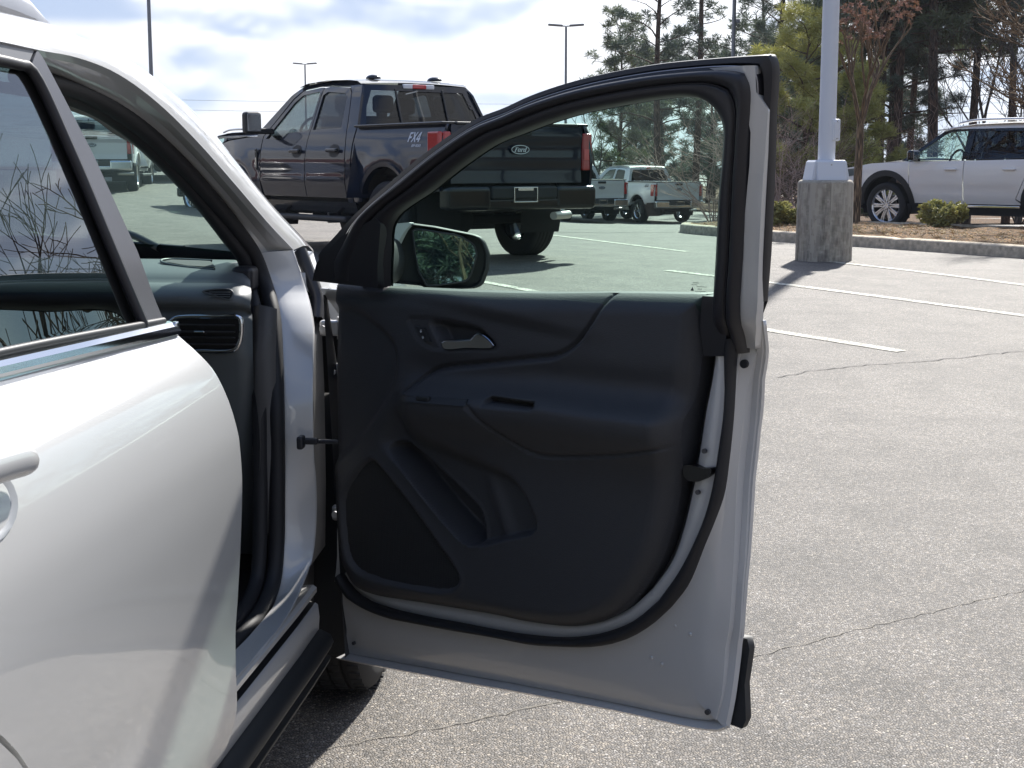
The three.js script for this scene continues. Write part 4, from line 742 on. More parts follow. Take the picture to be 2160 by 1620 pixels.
// brick dealership building on the left, mirrored in the side of the dark pickup
{
  const o = thing('brick_building', 'red brick single storey building with pale band and shop windows', 'building');
  const brick = (() => { const c = tileNoise(45, 64), d = tileNoise(46, 200); return dataMap(512, (i, j) => { const v = 0.8 + 0.4 * (c(i / 8, j / 8) - 0.5) + 0.2 * (d(i / 512 * 200, j / 512 * 200) - 0.5); return [0.60 * v, 0.30 * v, 0.23 * v]; }); })();
  mesh('wall', join([rbox(46, 2.6, 10, 0.05, 0, 4.0, 0), rbox(46, 0.7, 10, 0.05, 0, 0.35, 0), ...[-22, -14, -6, 2, 10, 18, 22.5].map((x) => rbox(1.1, 2.1, 10, 0.03, x, 1.72, 0))]), std(rgb(0.62, 0.62, 0.62), 0.9, 0, { map: brick }), o);
  mesh('parapet', rbox(46.3, 0.45, 10.3, 0.05, 0, 5.45, 0), std(rgb(0.55, 0.52, 0.47), 0.85), o);
  for (const x of [-18, -10, -2, 6, 14, 20.3]) mesh('window', rbox(x > 20 ? 3.4 : 6.9, 2.05, 0.1, 0.02, x, 1.72, 4.6), std(rgb(0.02, 0.022, 0.026), 0.5), o);  // opaque dark panes: the storefront shade is put into their colour
  mesh('shading_canopy', rbox(46, 0.35, 4.2, 0.05, 0, 3.0, 7.0), std(rgb(0.45, 0.43, 0.40), 0.85), o);  // unseen canopy, added to keep the shopfront in shade
  for (const x of [-22, -11, 0, 11, 22]) mesh('shading_canopy_post', rbox(0.4, 2.9, 0.4, 0.03, x, 1.4, 8.6), std(rgb(0.40, 0.22, 0.17), 0.9), o);  // posts of the added canopy
  mesh('interior', rbox(44, 2.0, 8.5, 0.05, 0, 1.7, -0.2), M.cabin, o);
  o.position.set(-54, 0.4, -40); o.rotation.y = 100 * RAD;
}
// ------------------------------------------------------------------ the open silver-white SUV in the foreground
// local axes: x to its right from the centre line, y up, z rearwards (forward is -z); side() is its body section
const suv = thing('open_suv', 'pearl white SUV with its front passenger door swung wide open', 'SUV');
suv.position.set(-1.355, 0, -2.643); suv.rotation.y = -5.9 * RAD;
const paintSuv = phys(rgb(0.56, 0.558, 0.552), 0.34, 0.10, { clearcoat: 1, clearcoatRoughness: 0.035 });
const trimMat = (() => { const a = tileNoise(55, 256), g = dataMap(512, (i, j) => { const v = a(i / 2, j / 2); return [v, v, v]; }, false); return std(rgb(0.036, 0.037, 0.042), 0.6, 0, { bumpMap: g, bumpScale: 0.00035 }); })();
const frameMat = std(rgb(0.022, 0.022, 0.027), 0.42), sealMat = std(rgb(0.013, 0.013, 0.016), 0.62), claddMat = std(rgb(0.017, 0.018, 0.020), 0.6);
const dashMat = std(rgb(0.105, 0.118, 0.125), 0.45), greyTrim = std(rgb(0.34, 0.32, 0.30), 0.7), chromeMat = std(rgb(0.78, 0.79, 0.81), 0.08, 1), darkMetal = std(rgb(0.10, 0.10, 0.105), 0.5, 0.5), zinc = std(rgb(0.50, 0.50, 0.51), 0.45, 0.6);
const carGlass = phys(rgb(0.65, 0.84, 0.76), 0.0, 0, { transmission: 1, thickness: 0, ior: 1.32 });
const rearGlass = phys(rgb(0.13, 0.15, 0.16), 0.0, 0, { transmission: 1, thickness: 0, ior: 2.15 });
const lat = spline1([[0.20, -0.775], [0.30, -0.748], [0.345, -0.738], [0.40, -0.728], [0.44, -0.722], [0.47, -0.719], [0.52, -0.719], [0.583, -0.718], [0.657, -0.712], [0.768, -0.704], [0.859, -0.700], [0.925, -0.703], [0.957, -0.709], [0.989, -0.718], [1.021, -0.731], [1.047, -0.746], [1.07, -0.767], [1.089, -0.786], [1.105, -0.803], [1.125, -0.815], [1.24, -0.851], [1.403, -0.900], [1.55, -0.945], [1.62, -0.970]]);
const side = (f, y, off = 0) => [lat(y) + 1.62 - off, y, 2.49 - f];        // f metres ahead of the camera's foot, along the car
const P3 = (list) => list.map((p) => V(...p));

// --- rear door (closed) and the body behind it
{
  const edge = curve2([[2.354, 1.105], [2.356, 1.09], [2.360, 1.070], [2.360, 1.02], [2.361, 0.956], [2.361, 0.859], [2.360, 0.768], [2.358, 0.658], [2.357, 0.585], [2.358, 0.524], [2.359, 0.470], [2.356, 0.440], [2.335, 0.412], [2.29, 0.395]], 40);
  const wa = arch(1.125, 0.36, 0.525, 4, 88, 18);                         // cut round the rear wheel
  const outline = [[1.13, 1.13], ...edge, [1.70, 0.385], ...wa.map(([x, y]) => [x + 0.0, y]), [1.13, 0.90]];
  const d = mesh('rear_door', patch(outline, 0.022, (f, y) => side(f, y), { back: (f, y) => side(f, y, 0.05) }), paintSuv, suv);
  // window frame, B-pillar applique and glass
  const pil = [[2.190, 1.554], [2.202, 1.539], [2.271, 1.402], [2.326, 1.242], [2.340, 1.127], [2.252, 1.130], [2.226, 1.241], [2.193, 1.412], [2.150, 1.530]];
  mesh('pillar_applique', patch(pil, 0.02, (f, y) => side(f, y, 0.002), { back: (f, y) => side(f, y, 0.03) }), std(rgb(0.12, 0.12, 0.13), 0.22, 0), d);
  mesh('window_frame', patch([[1.10, 1.565], [2.188, 1.556], [2.148, 1.533], [2.125, 1.523], [1.10, 1.530]], 0.03, (f, y) => side(f, y, 0.004), { back: (f, y) => side(f, y, 0.03) }), std(rgb(0.16, 0.165, 0.18), 0.4), d);
  mesh('window_gasket', tube([side(1.1, 1.526, 0.004), side(2.10, 1.526, 0.004), side(2.146, 1.520, 0.004), side(2.190, 1.405, 0.004), side(2.226, 1.25, 0.004), side(2.252, 1.128, 0.004)], 0.0085, 80, 8), frameMat, d);
  mesh('window_gasket', tube([side(1.1, 1.158, 0.004), side(1.75, 1.148, 0.004), side(2.34, 1.127, 0.004)], 0.0065, 60, 8), frameMat, d);
  mesh('window_glass', patch([[1.0, 1.14], [2.25, 1.122], [2.225, 1.241], [2.190, 1.412], [2.145, 1.530], [1.0, 1.535]], 0.05, (f, y) => side(f, y, 0.012)), rearGlass, d);
  const cs = (t, k) => { const f = lerp(1.0, 2.352, t), y0 = lerp(1.163, 1.124, t); return V(...[[0.000, 0.002], [-0.008, 0.0], [-0.013, -0.006], [-0.013, -0.014], [-0.008, -0.019], [0.0, -0.022]].map(([o, dy]) => side(f, y0 + dy, o))[k]); };
  mesh('belt_moulding', strips([0, 1, 2, 3, 4, 5].map((k) => Array.from({ length: 40 }, (_, i) => cs(i / 39, k)))), chromeMat, d);
  mesh('moulding_end', rbox(0.012, 0.024, 0.016, 0.004, ...side(2.354, 1.113, -0.004)), chromeMat, d);
  // pull handle with its cup
  const hp = curve3([[1.30, 1.050], [1.42, 1.056], [1.54, 1.052], [1.592, 1.047]], 24), hr = [];
  for (let i = 0; i < 24; i++) { const t = i / 23, e = Math.sqrt(Math.max(0, 1 - Math.pow(clamp((t - 0.86) / 0.14), 2))), row = []; for (let k = 0; k <= 14; k++) { const a = k / 14 * 2 * Math.PI; const [x, y, z] = side(hp[i].x, hp[i].y, -0.034 - 0.011 * Math.sin(a) * (0.25 + 0.75 * e)); row.push(V(x, y + 0.0175 * Math.cos(a) * (0.12 + 0.88 * e), z)); } hr.push(row); }
  mesh('door_handle', loft(hr), paintSuv, d);
  mesh('handle_cup', patch(arch(1.475, 1.022, 0.045, 0, 345, 24).map(([x, y]) => [1.475 + (x - 1.475) * 2.0, y]), 0.012, (f, y) => side(f, y, -0.002 + 0.020 * step(1, 0.25, Math.hypot((f - 1.475) / 0.09, (y - 1.022) / 0.045)))), std(rgb(0.30, 0.31, 0.33), 0.4, 0.2), d);
  // quarter panel, rear arch lip, rear wheel and tail, mostly outside the picture
  mesh('quarter_panel', patch([[0.16, 1.15], [1.118, 1.13], [1.118, 0.885], ...arch(1.125, 0.36, 0.49, 90, 175, 14), [0.20, 0.45], [0.12, 0.8]], 0.06, (f, y) => { const p = side(f, y); p[0] -= 0.06 * Math.pow(clamp((0.7 - f) / 0.6), 2); return p; }), paintSuv, suv);
  mesh('wheel_arch_trim', patch([...arch(1.125, 0.36, 0.515, 12, 185, 30), ...arch(1.125, 0.36, 0.455, 185, 12, 30)], 0.03, (f, y) => side(f, y, -0.004), { back: (f, y) => side(f, y, 0.05) }), paintSuv, suv);
  mesh('quarter_frame', patch([[0.30, 1.15], [1.10, 1.14], [1.10, 1.57], [0.75, 1.55], [0.45, 1.40]], 0.06, (f, y) => side(f, y, 0.01)), M.privacy, suv);
  mesh('wheel_house', loft([0.15, 0.60].map((o) => arch(1.125, 0.36, 0.47, 195, -15, 20).map(([f, y]) => V(0.905 - o, y, 2.49 - f)))), M.under, suv);
}
// --- roof, screen pillar and door aperture, as bands between traced edges
const SILH = [[0.555, 1.602, 2.05], [0.585, 1.615, 1.2], [0.593, 1.614, 0.252], [0.594, 1.610, 0.013], [0.597, 1.601, -0.049], [0.602, 1.587, -0.181], [0.611, 1.561, -0.320], [0.624, 1.520, -0.464], [0.640, 1.467, -0.614], [0.666, 1.383, -0.755], [0.693, 1.292, -0.913], [0.720, 1.205, -1.100], [0.734, 1.162, -1.185]];
const WHITE_LOW = [[0.640, 1.540, 2.05], [0.668, 1.556, 1.2], [0.674, 1.555, 0.434], [0.674, 1.553, 0.300], [0.674, 1.552, 0.147], [0.679, 1.536, -0.012], [0.692, 1.494, -0.171], [0.713, 1.426, -0.332], [0.739, 1.338, -0.501], [0.765, 1.255, -0.648], [0.784, 1.191, -0.783]];
const PILLAR = [[0.784, 1.191, -0.783], [0.805, 1.124, -0.782], [0.831, 1.074, -0.739], [0.852, 1.027, -0.688], [0.859, 0.999, -0.655], [0.873, 0.896, -0.573], [0.874, 0.751, -0.570], [0.874, 0.716, -0.582], [0.873, 0.633, -0.588], [0.872, 0.547, -0.554], [0.872, 0.505, -0.458], [0.872, 0.479, -0.349], [0.872, 0.469, -0.140], [0.872, 0.474, 0.038], [0.872, 0.474, 0.55]];
const SEAL_O = [[0.623, 1.526, 0.9], [0.623, 1.526, 0.278], [0.622, 1.526, 0.121], [0.624, 1.521, 0.026], [0.630, 1.500, -0.098], [0.641, 1.465, -0.227], [0.657, 1.414, -0.357], [0.675, 1.348, -0.492], [0.698, 1.265, -0.635], [0.724, 1.189, -0.713]];
const SEAL_O2 = [[0.724, 1.189, -0.713], [0.746, 1.128, -0.728], [0.781, 1.057, -0.668], [0.803, 0.961, -0.598], [0.815, 0.864, -0.556], [0.815, 0.754, -0.551], [0.815, 0.689, -0.545], [0.815, 0.560, -0.525], [0.815, 0.490, -0.475], [0.815, 0.455, -0.38], [0.815, 0.448, -0.268], [0.815, 0.446, -0.152], [0.815, 0.446, 0.55]];
const SEAL_I = [[0.603, 1.507, 0.9], [0.603, 1.507, 0.202], [0.605, 1.500, 0.033], [0.613, 1.474, -0.139], [0.626, 1.434, -0.266], [0.642, 1.377, -0.396], [0.662, 1.304, -0.528], [0.682, 1.235, -0.626], [0.705, 1.173, -0.688]];
const PILLAR_IN = [[0.53, 1.500, 0.9], [0.535, 1.497, 0.1], [0.542, 1.491, -0.029], [0.547, 1.475, -0.148], [0.550, 1.466, -0.223], [0.559, 1.441, -0.296], [0.565, 1.420, -0.386], [0.574, 1.392, -0.451], [0.600, 1.315, -0.595], [0.620, 1.252, -0.690], [0.641, 1.187, -0.793]];
{
  const N = 90, A = curve3(SILH, N), B = curve3(WHITE_LOW, N), mid = (t, o) => A.map((a, i) => { const p = a.clone().lerp(B[i], t); p.x += o * 0.6; p.y += o * 0.8; return p; });
  mesh('roof_side', loft([A, mid(0.2, 0.010), mid(0.45, 0.016), mid(0.7, 0.015), mid(0.9, 0.006), B]), paintSuv, suv);
  const S = curve3(SEAL_O, N), in1 = B.map((p, i) => p.clone().lerp(S[i], 0.06).add(V(-0.010, -0.004, 0))), in2 = B.map((p, i) => p.clone().lerp(S[i], 0.48).add(V(-0.008, 0.002, 0))), in3 = B.map((p, i) => p.clone().lerp(S[i], 0.56).add(V(-0.016, 0, 0)));
  mesh('door_aperture', mergeGeometries([loft([B, in1]), loft([in1, in2]), loft([in2, in3]), loft([in3, S])]), paintSuv, suv);
  mesh('screen_pillar', (() => { const L = curve3(PILLAR, 70), Q = curve3(SEAL_O2, 70), b = (t, o) => L.map((a, i) => { const p = a.clone().lerp(Q[i], t); p.x += o; return p; }); const back = L.map((a) => a.clone().add(V(-0.05, 0, -0.10))); return mergeGeometries([loft([b(1, 0), b(0.96, 0.004), b(0.8, 0.006), b(0.6, 0.005), b(0.4, 0.004), b(0.2, 0.002), b(0.08, 0.001), L, b(-0.06, -0.006)]), loft([b(-0.06, -0.006), back])]); })(), paintSuv, suv);
  const sealPts = [...SEAL_O.slice(1).map((p, i) => V(...p).lerp(V(...curveAt(SEAL_I.slice(1), i / 8)), 0.45)), ...SEAL_O2.slice(1).map((p) => V(p[0] - 0.014, p[1] + (p[2] > -0.5 && p[1] < 0.5 ? 0.012 : 0), p[2] + (p[1] > 0.5 ? 0.016 : 0)))];
  mesh('door_seal', tube(sealPts, 0.0175, 200, 10), sealMat, suv);
  const sealIn = [...SEAL_I.slice(1).map((p) => V(p[0] - 0.008, p[1], p[2])), ...SEAL_O2.slice(1).map((p) => V(p[0] - 0.045, p[1] + (p[2] > -0.5 && p[1] < 0.5 ? 0.02 : 0), p[2] + (p[1] > 0.5 ? 0.035 : 0.01)))];
  mesh('seal_lip', tube(sealIn, 0.016, 180, 8), sealMat, suv);
  const I = curve3(SEAL_I, N), J = curve3(PILLAR_IN, N);
  mesh('pillar_trim', loft([I, I.map((p, i) => p.clone().lerp(J[i], 0.5).add(V(0.006, 0.0, 0.008))), J]), greyTrim, suv);
}
function curveAt(pts, t) { const f = clamp(t) * (pts.length - 1), i = Math.min(pts.length - 2, Math.floor(f)); return pts[i].map((c, k) => lerp(c, pts[i + 1][k], f - i)); }
{
  // roof skin, far side, glasshouse
  const zs = [2.05, 1.7, 1.2, 0.6, 0.25, 0.0, -0.06], roof = zs.map((z) => { const e = z > 0.25 ? [lerp(0.593, 0.555, (z - 0.25) / 1.8), 1.614 - 0.012 * clamp((z - 1.2) / 0.85)] : [0.594, 1.61 - 0.02 * clamp(-z / 0.1)]; return Array.from({ length: 15 }, (_, i) => { const t = i / 7 - 1; return V(t * e[0], e[1] + 0.05 * (1 - t * t), z - 0.10 * (1 - t * t) * clamp((0.3 - z) * 2)); }); });
  mesh('roof', loft(roof), paintSuv, suv);
  const wsR = curve3([[0.585, 1.575, -0.08], ...PILLAR_IN.slice(3).map((p) => [p[0] + 0.02, p[1] + 0.005, p[2] - 0.015]), [0.66, 1.150, -0.86]], 24);
  const ws = [1, 0.75, 0.5, 0.25, 0, -0.25, -0.5, -0.75, -1].map((t) => wsR.map((p) => V(p.x * t, p.y + 0.02 * (1 - t * t), p.z - 0.17 * (1 - t * t))));
  mesh('windshield', loft(ws), carGlass, suv);
  mesh('windshield_frit', loft([[...ws.map((r) => r[22].clone().add(V(0, 0.006, 0.004)))], [...ws.map((r) => r[23].clone().add(V(0, -0.01, 0.004)))]]), frameMat, suv);
  mesh('far_side', join([patch([[0.2, 0.35], [4.4, 0.40], [4.4, 1.0], [3.3, 1.10], [0.2, 1.14]], 0.12, (f, y) => { const p = side(f, y); return [-p[0], p[1], p[2]]; }), loft([curve3(SILH, 40).map((p) => V(-p.x, p.y, p.z)), curve3(WHITE_LOW, 40).map((p) => V(-p.x, p.y, p.z))])]), paintSuv, suv);
  mesh('far_window', patch([[0.5, 1.13], [3.2, 1.11], [2.6, 1.50], [2.2, 1.55], [0.9, 1.55]], 0.12, (f, y) => { const p = side(f, y, 0.01); return [-p[0], p[1], p[2]]; }), rearGlass, suv);
  mesh('far_pillar', join([1.15, 2.25].map((f) => patch([[f, 1.12], [f + 0.1, 1.12], [f + 0.06, 1.55], [f - 0.04, 1.55]], 0.05, (a, y) => { const p = side(a, y, 0.002); return [-p[0], p[1], p[2]]; }))), frameMat, suv);
  mesh('tailgate', loft([[0.84, 0.45, 2.33], [0.85, 0.85, 2.36], [0.80, 1.12, 2.33], [0.60, 1.55, 2.08]].map(([w, y, z]) => Array.from({ length: 9 }, (_, i) => { const t = i / 4 - 1; return V(t * w, y + 0.02 * (1 - t * t), z + 0.08 * (1 - t * t)); }))), paintSuv, suv);
  // front end beyond the hinge
  const fw = (f, y) => { const p = side(f, y); p[0] -= 0.085 * Math.pow(clamp((f - 3.9) / 0.8), 2); return p; };
  mesh('front_fender', patch([[3.27, 0.42], [3.32, 0.42], ...arch(3.75, 0.36, 0.43, 166, 12, 20), [4.55, 0.45], [4.70, 0.62], [4.68, 0.90], [4.2, 1.05], [3.62, 1.12], [3.34, 1.135]], 0.03, (f, y) => fw(f, y), { back: (f, y) => { const p = fw(f, y); p[0] -= 0.03; return p; } }), paintSuv, suv);
  const hoodRows = [[3.48, 1.13], [3.8, 1.11], [4.2, 1.06], [4.5, 0.98], [4.68, 0.88]].map(([f, y]) => Array.from({ length: 13 }, (_, i) => { const t = i / 6 - 1, e = fw(f, y); return V(t * (e[0] - 0.05), y + 0.05 * (1 - t * t), e[2]); }));
  mesh('hood', loft(hoodRows), paintSuv, suv);
  mesh('cowl', loft([[V(0.735, 1.165, -1.17), V(0.80, 1.135, -0.95), V(0.80, 1.13, -0.86)], [V(0.70, 1.17, -1.15), V(0.70, 1.16, -0.93), V(0.70, 1.15, -0.84)]]), paintSuv, suv);
  mesh('cowl_corner', tube([V(0.776, 1.185, -0.875), V(0.80, 1.13, -0.862), V(0.825, 1.075, -0.838), V(0.832, 1.03, -0.80)], 0.016, 20, 6), frameMat, suv);
  mesh('grille', rbox(1.5, 0.5, 0.1, 0.05, 0, 0.62, -2.2), claddMat, suv);
  mesh('wiper', join([tube([V(0.42, 1.185, -0.93), V(0.30, 1.215, -1.02), V(0.20, 1.205, -1.05)], 0.010, 12, 6), tube([V(-0.2, 1.20, -1.05), V(0.1, 1.20, -1.04), V(0.48, 1.185, -0.93)], 0.007, 16, 6)]), frameMat, suv);
  // roof rail
  mesh('roof_rail', loft(Array.from({ length: 26 }, (_, i) => { const t = i / 25, z = lerp(1.7, 0.04, t), e = Math.sqrt(Math.max(0, 1 - Math.pow(clamp((t - 0.72) / 0.28), 2))), y = 1.612 + 0.052 * e; return Array.from({ length: 11 }, (_, k) => { const a = k / 10 * 2 * Math.PI; return V(0.572 + 0.014 * Math.cos(a), lerp(1.60, y, 0.5) + (0.013 + (y - 1.60) * 0.5) * Math.sin(a), z); }); })), std(rgb(0.42, 0.43, 0.46), 0.35, 0.7), suv);
}
// --- hinge side, sill, front wheel
{
  mesh('hinge_panel', loft([P3([[0.775, 1.08, -0.78], [0.845, 1.0, -0.68], [0.862, 0.88, -0.60], [0.862, 0.65, -0.61], [0.85, 0.50, -0.58]]), P3([[0.80, 1.08, -0.92], [0.83, 1.0, -0.85], [0.84, 0.88, -0.82], [0.84, 0.65, -0.82], [0.84, 0.50, -0.80]])]), darkMetal, suv);
  for (const [y, x, z] of [[1.020, 0.876, -0.735], [0.925, 0.900, -0.72], [0.60, 0.900, -0.72]]) { const h = mesh('door_hinge', join([rbox(0.045, 0.035, 0.022, 0.006, x, y, z), rbox(0.02, 0.025, 0.04, 0.006, x + 0.02, y, z - 0.01), cyl(0.009, 0.009, 0.05, 10, x + 0.025, y, z)]), zinc, suv); mesh('bolt', cyl(0.008, 0.008, 0.012, 6).applyMatrix4(new THREE.Matrix4().makeRotationX(Math.PI / 2).setPosition(x - 0.012, y, z + 0.018)), zinc, h); }
  mesh('check_strap', join([rbox(0.014, 0.028, 0.03, 0.005, 0.862, 0.802, -0.505), rbox(0.03, 0.014, 0.014, 0.004, 0.880, 0.802, -0.52), rbox(0.05, 0.009, 0.012, 0.003, 0.912, 0.800, -0.53)]), frameMat, suv);
  const run = (pts) => pts.map(([x, y]) => [V(x, y, 1.05), V(x, y, -0.40), V(x, y + 0.004, -0.56)]);
  mesh('sill', strips(run([[0.815, 0.446], [0.845, 0.470], [0.868, 0.472], [0.876, 0.466], [0.876, 0.456]])), paintSuv, suv);
  mesh('sill_gap', strips(run([[0.874, 0.456], [0.858, 0.450], [0.858, 0.436], [0.872, 0.432]])), sealMat, suv);
  mesh('rocker_panel', loft(run([[0.872, 0.432], [0.878, 0.428], [0.881, 0.40], [0.879, 0.372], [0.872, 0.366]])), paintSuv, suv);
  mesh('rocker_cladding', loft(run([[0.868, 0.370], [0.884, 0.372], [0.905, 0.362], [0.912, 0.345], [0.905, 0.330], [0.893, 0.326], [0.893, 0.316], [0.906, 0.312], [0.902, 0.300], [0.87, 0.285], [0.78, 0.270]])), claddMat, suv);
  mesh('fender_liner', patch([[3.02, 0.325], [3.25, 0.31], [3.31, 0.36], [3.33, 0.50], [3.33, 0.62], [3.10, 0.62], [3.03, 0.50]], 0.03, (f, y) => [0.835 - 0.03 * Math.sin((f - 3) * 5), y, 2.49 - f], { back: (f, y) => [0.80, y, 2.49 - f] }), claddMat, suv);
  mesh('wheel_house', loft([0.0, 0.45].map((o) => arch(3.75, 0.36, 0.425, 200, -20, 24).map(([f, y]) => V(0.87 - o, y, 2.49 - f)))), M.under, suv);
  const R = 0.345, ty = tyreGeo(R, 0.225, 0.225), grooves = [], ri = rimGeo(0.235, 0.19, 5, true);
  for (const [f, turn] of [[3.75, 0.0], [1.125, 0]]) for (const s of [1, -1]) { const t = mesh('wheel', ty, M.rubber, suv); t.position.set(s * 0.775, R, 2.49 - f); t.rotation.y = s * Math.PI / 2 + turn; mesh('rim', ri, M.alloy, t);
    const lugs = []; for (let k = 0; k < 64; k++) for (const c of [-0.76, -0.32, 0, 0.32, 0.76]) { const b = rbox(0.016, 0.003, 0.030, 0.001); b.translate(0, R - 0.0005, c * 0.1125); b.rotateZ(k / 64 * 2 * Math.PI + (c > 0 ? 0.05 : 0)); lugs.push(b); } if (s > 0 && f > 3) mesh('tread_blocks', join(lugs), M.rubber, t).userData.kind = 'stuff'; }
  mesh('floor', join([rbox(1.60, 0.05, 4.0, 0.02, 0, 0.40, 0.1), rbox(1.5, 0.12, 4.2, 0.03, 0, 0.30, 0.1), rbox(1.62, 0.70, 0.05, 0.02, 0, 0.75, -0.93)]), M.under, suv);
}
// --- cabin: dashboard, vents, seats
{
  const prof = [[3.42, 1.160], [3.30, 1.166], [3.18, 1.160], [3.10, 1.150], [3.075, 1.140], [3.055, 1.130], [3.035, 1.134], [2.985, 1.130], [2.955, 1.118], [2.945, 1.104], [2.952, 1.092], [2.985, 1.083], [2.962, 1.076], [2.960, 1.066], [2.958, 1.0], [2.962, 0.98], [2.985, 0.92], [3.02, 0.80], [3.10, 0.62], [3.2, 0.50]];
  const xs = [0.765, 0.755, 0.735, 0.68, 0.6, 0.45, 0.2, 0, -0.3, -0.6, -0.76];
  const dm = mesh('dashboard', loft(xs.map((x, i) => prof.map(([f, y]) => V(x * (1 - 0.40 * Math.max(0, f - 2.96)) , y - (i === 0 ? 0.012 : i === 1 ? 0.003 : 0), 2.49 - f - (i === 0 ? 0.03 : i === 1 ? 0.012 : 0) - 0.03 * clamp((0.6 - x) * 0.6) )))), dashMat, suv);
  mesh('end_cap', patch([...prof.map(([f, y]) => [f + 0.03, y - 0.012]), [3.42, 0.5]], 0.04, (f, y) => [0.762 * (1 - 0.40 * Math.max(0, f - 2.99)), y, 2.49 - f]), claddMat, dm);
  mesh('side_cover', loft([P3([[0.792, 1.075, -0.60], [0.800, 0.98, -0.55], [0.800, 0.80, -0.53], [0.795, 0.60, -0.53]]), P3([[0.770, 1.09, -0.54], [0.775, 0.98, -0.49], [0.775, 0.80, -0.50], [0.765, 0.60, -0.50]]), P3([[0.74, 1.08, -0.60], [0.74, 0.98, -0.56], [0.74, 0.80, -0.56], [0.74, 0.60, -0.56]])]), std(rgb(0.10, 0.095, 0.092), 0.6), dm);
  mesh('pillar_end', rbox(0.05, 0.055, 0.06, 0.012, 0.705, 1.135, -0.66), frameMat, suv);
  const vr = curve3([[0.628, 1.070], [0.70, 1.071], [0.748, 1.070], [0.752, 1.060], [0.748, 1.020], [0.735, 1.003], [0.66, 0.999], [0.60, 0.996], [0.585, 1.01], [0.592, 1.045], [0.610, 1.066]], 60, true);
  const onFace = (x, y, o = 0) => V(x, y, 2.49 - 2.958 + o - 0.03 * clamp((0.6 - x) * 0.6));
  const vm = mesh('air_vent', patch(vr.map((p) => [p.x, p.y]), 0.01, (x, y) => onFace(x, y, 0.002).toArray()), std(rgb(0.006, 0.006, 0.007), 0.6), dm);
  mesh('vent_surround', tube(vr.map((p) => onFace(p.x, p.y, 0.006)), 0.0055, 90, 8, true), chromeMat, vm);
  for (const y of [1.014, 1.028, 1.054]) mesh('vent_slat', rbox(0.135, 0.0025, 0.010, 0.001, 0.672, y, 2.49 - 2.948), std(rgb(0.03, 0.03, 0.033), 0.4), vm);
  mesh('vent_slat', rbox(0.135, 0.003, 0.012, 0.001, 0.672, 1.040, 2.49 - 2.947), std(rgb(0.03, 0.03, 0.033), 0.4), vm);
  mesh('vent_tab', rbox(0.022, 0.004, 0.010, 0.0015, 0.668, 1.041, 2.49 - 2.938), chromeMat, vm);
  const sv = curve3([[0.672, 1.123], [0.70, 1.128], [0.732, 1.126], [0.738, 1.118], [0.732, 1.108], [0.715, 1.110], [0.69, 1.118]], 40, true), sf = (x, y, o) => V(x, y, 2.49 - 2.966 + (1.13 - y) * 0.45 + o);
  const sm = mesh('defroster_vent', patch(sv.map((p) => [p.x, p.y]), 0.006, (x, y) => sf(x, y, 0.010).toArray()), std(rgb(0.006, 0.006, 0.007), 0.6), dm);
  mesh('vent_surround', tube(sv.map((p) => sf(p.x, p.y, 0.012)), 0.0018, 60, 6, true), dashMat, sm);
  for (const k of [0.25, 0.5, 0.75]) mesh('vent_slat', rbox(0.045, 0.0015, 0.003, 0.0005, 0.71, lerp(1.109, 1.127, k), 2.49 - 2.962 + lerp(0.010, 0.002, k) + 0.012), dashMat, sm);
  const sg = mesh('speaker_grille', patch([[0.50, 3.27], [0.60, 3.24], [0.64, 3.15], [0.57, 3.17], [0.495, 3.23]], 0.02, (x, f) => [x, 1.168 - 0.05 * clamp((3.25 - f) / 0.15) * 0.25, 2.49 - f + 0.0]), std(rgb(0.075, 0.07, 0.078), 0.8), dm);
  mesh('grille_rim', tube(P3([[0.60, 1.167, -0.76], [0.50, 1.168, -0.79], [0.485, 1.168, -0.755], [0.505, 1.164, -0.715], [0.57, 1.158, -0.675], [0.64, 1.155, -0.65]]), 0.003, 40, 6), dashMat, sg);
  const at = canvasMap(128, 32, (c) => { c.clearRect(0, 0, 128, 32); c.fillStyle = '#6b7276'; c.font = 'bold 24px sans-serif'; c.textAlign = 'center'; c.textBaseline = 'middle'; c.fillText('AIRBAG', 64, 17); });
  const ag = new THREE.PlaneGeometry(0.042, 0.0105); ag.translate(0.63, 1.111, 2.49 - 2.9435); mesh('airbag_mark', ag, new THREE.MeshStandardMaterial({ map: at, transparent: true, alphaTest: 0.4, roughness: 0.6 }), dm);
  const chair = (x, z, w) => { const b = rbox(w, 0.62, 0.17, 0.07); b.rotateX(-0.26); b.translate(x, 0.98, z); const c = rbox(w, 0.17, 0.52, 0.07, x, 0.62, z - 0.30), h = rbox(0.27, 0.19, 0.10, 0.05, x, 1.36, z + 0.13); mesh('seat', join([b, c, h]), M.cabin, suv); };
  chair(0.38, 0.62, 0.50); chair(-0.38, 0.62, 0.50); chair(0.36, 1.55, 0.62); chair(-0.36, 1.55, 0.62);
  mesh('headliner', loft([[V(0.56, 1.53, 1.9), V(0.56, 1.53, 0.0)], [V(0, 1.60, 1.9), V(0, 1.60, -0.05)], [V(-0.56, 1.53, 1.9), V(-0.56, 1.53, 0.0)]]), greyTrim, suv);
}
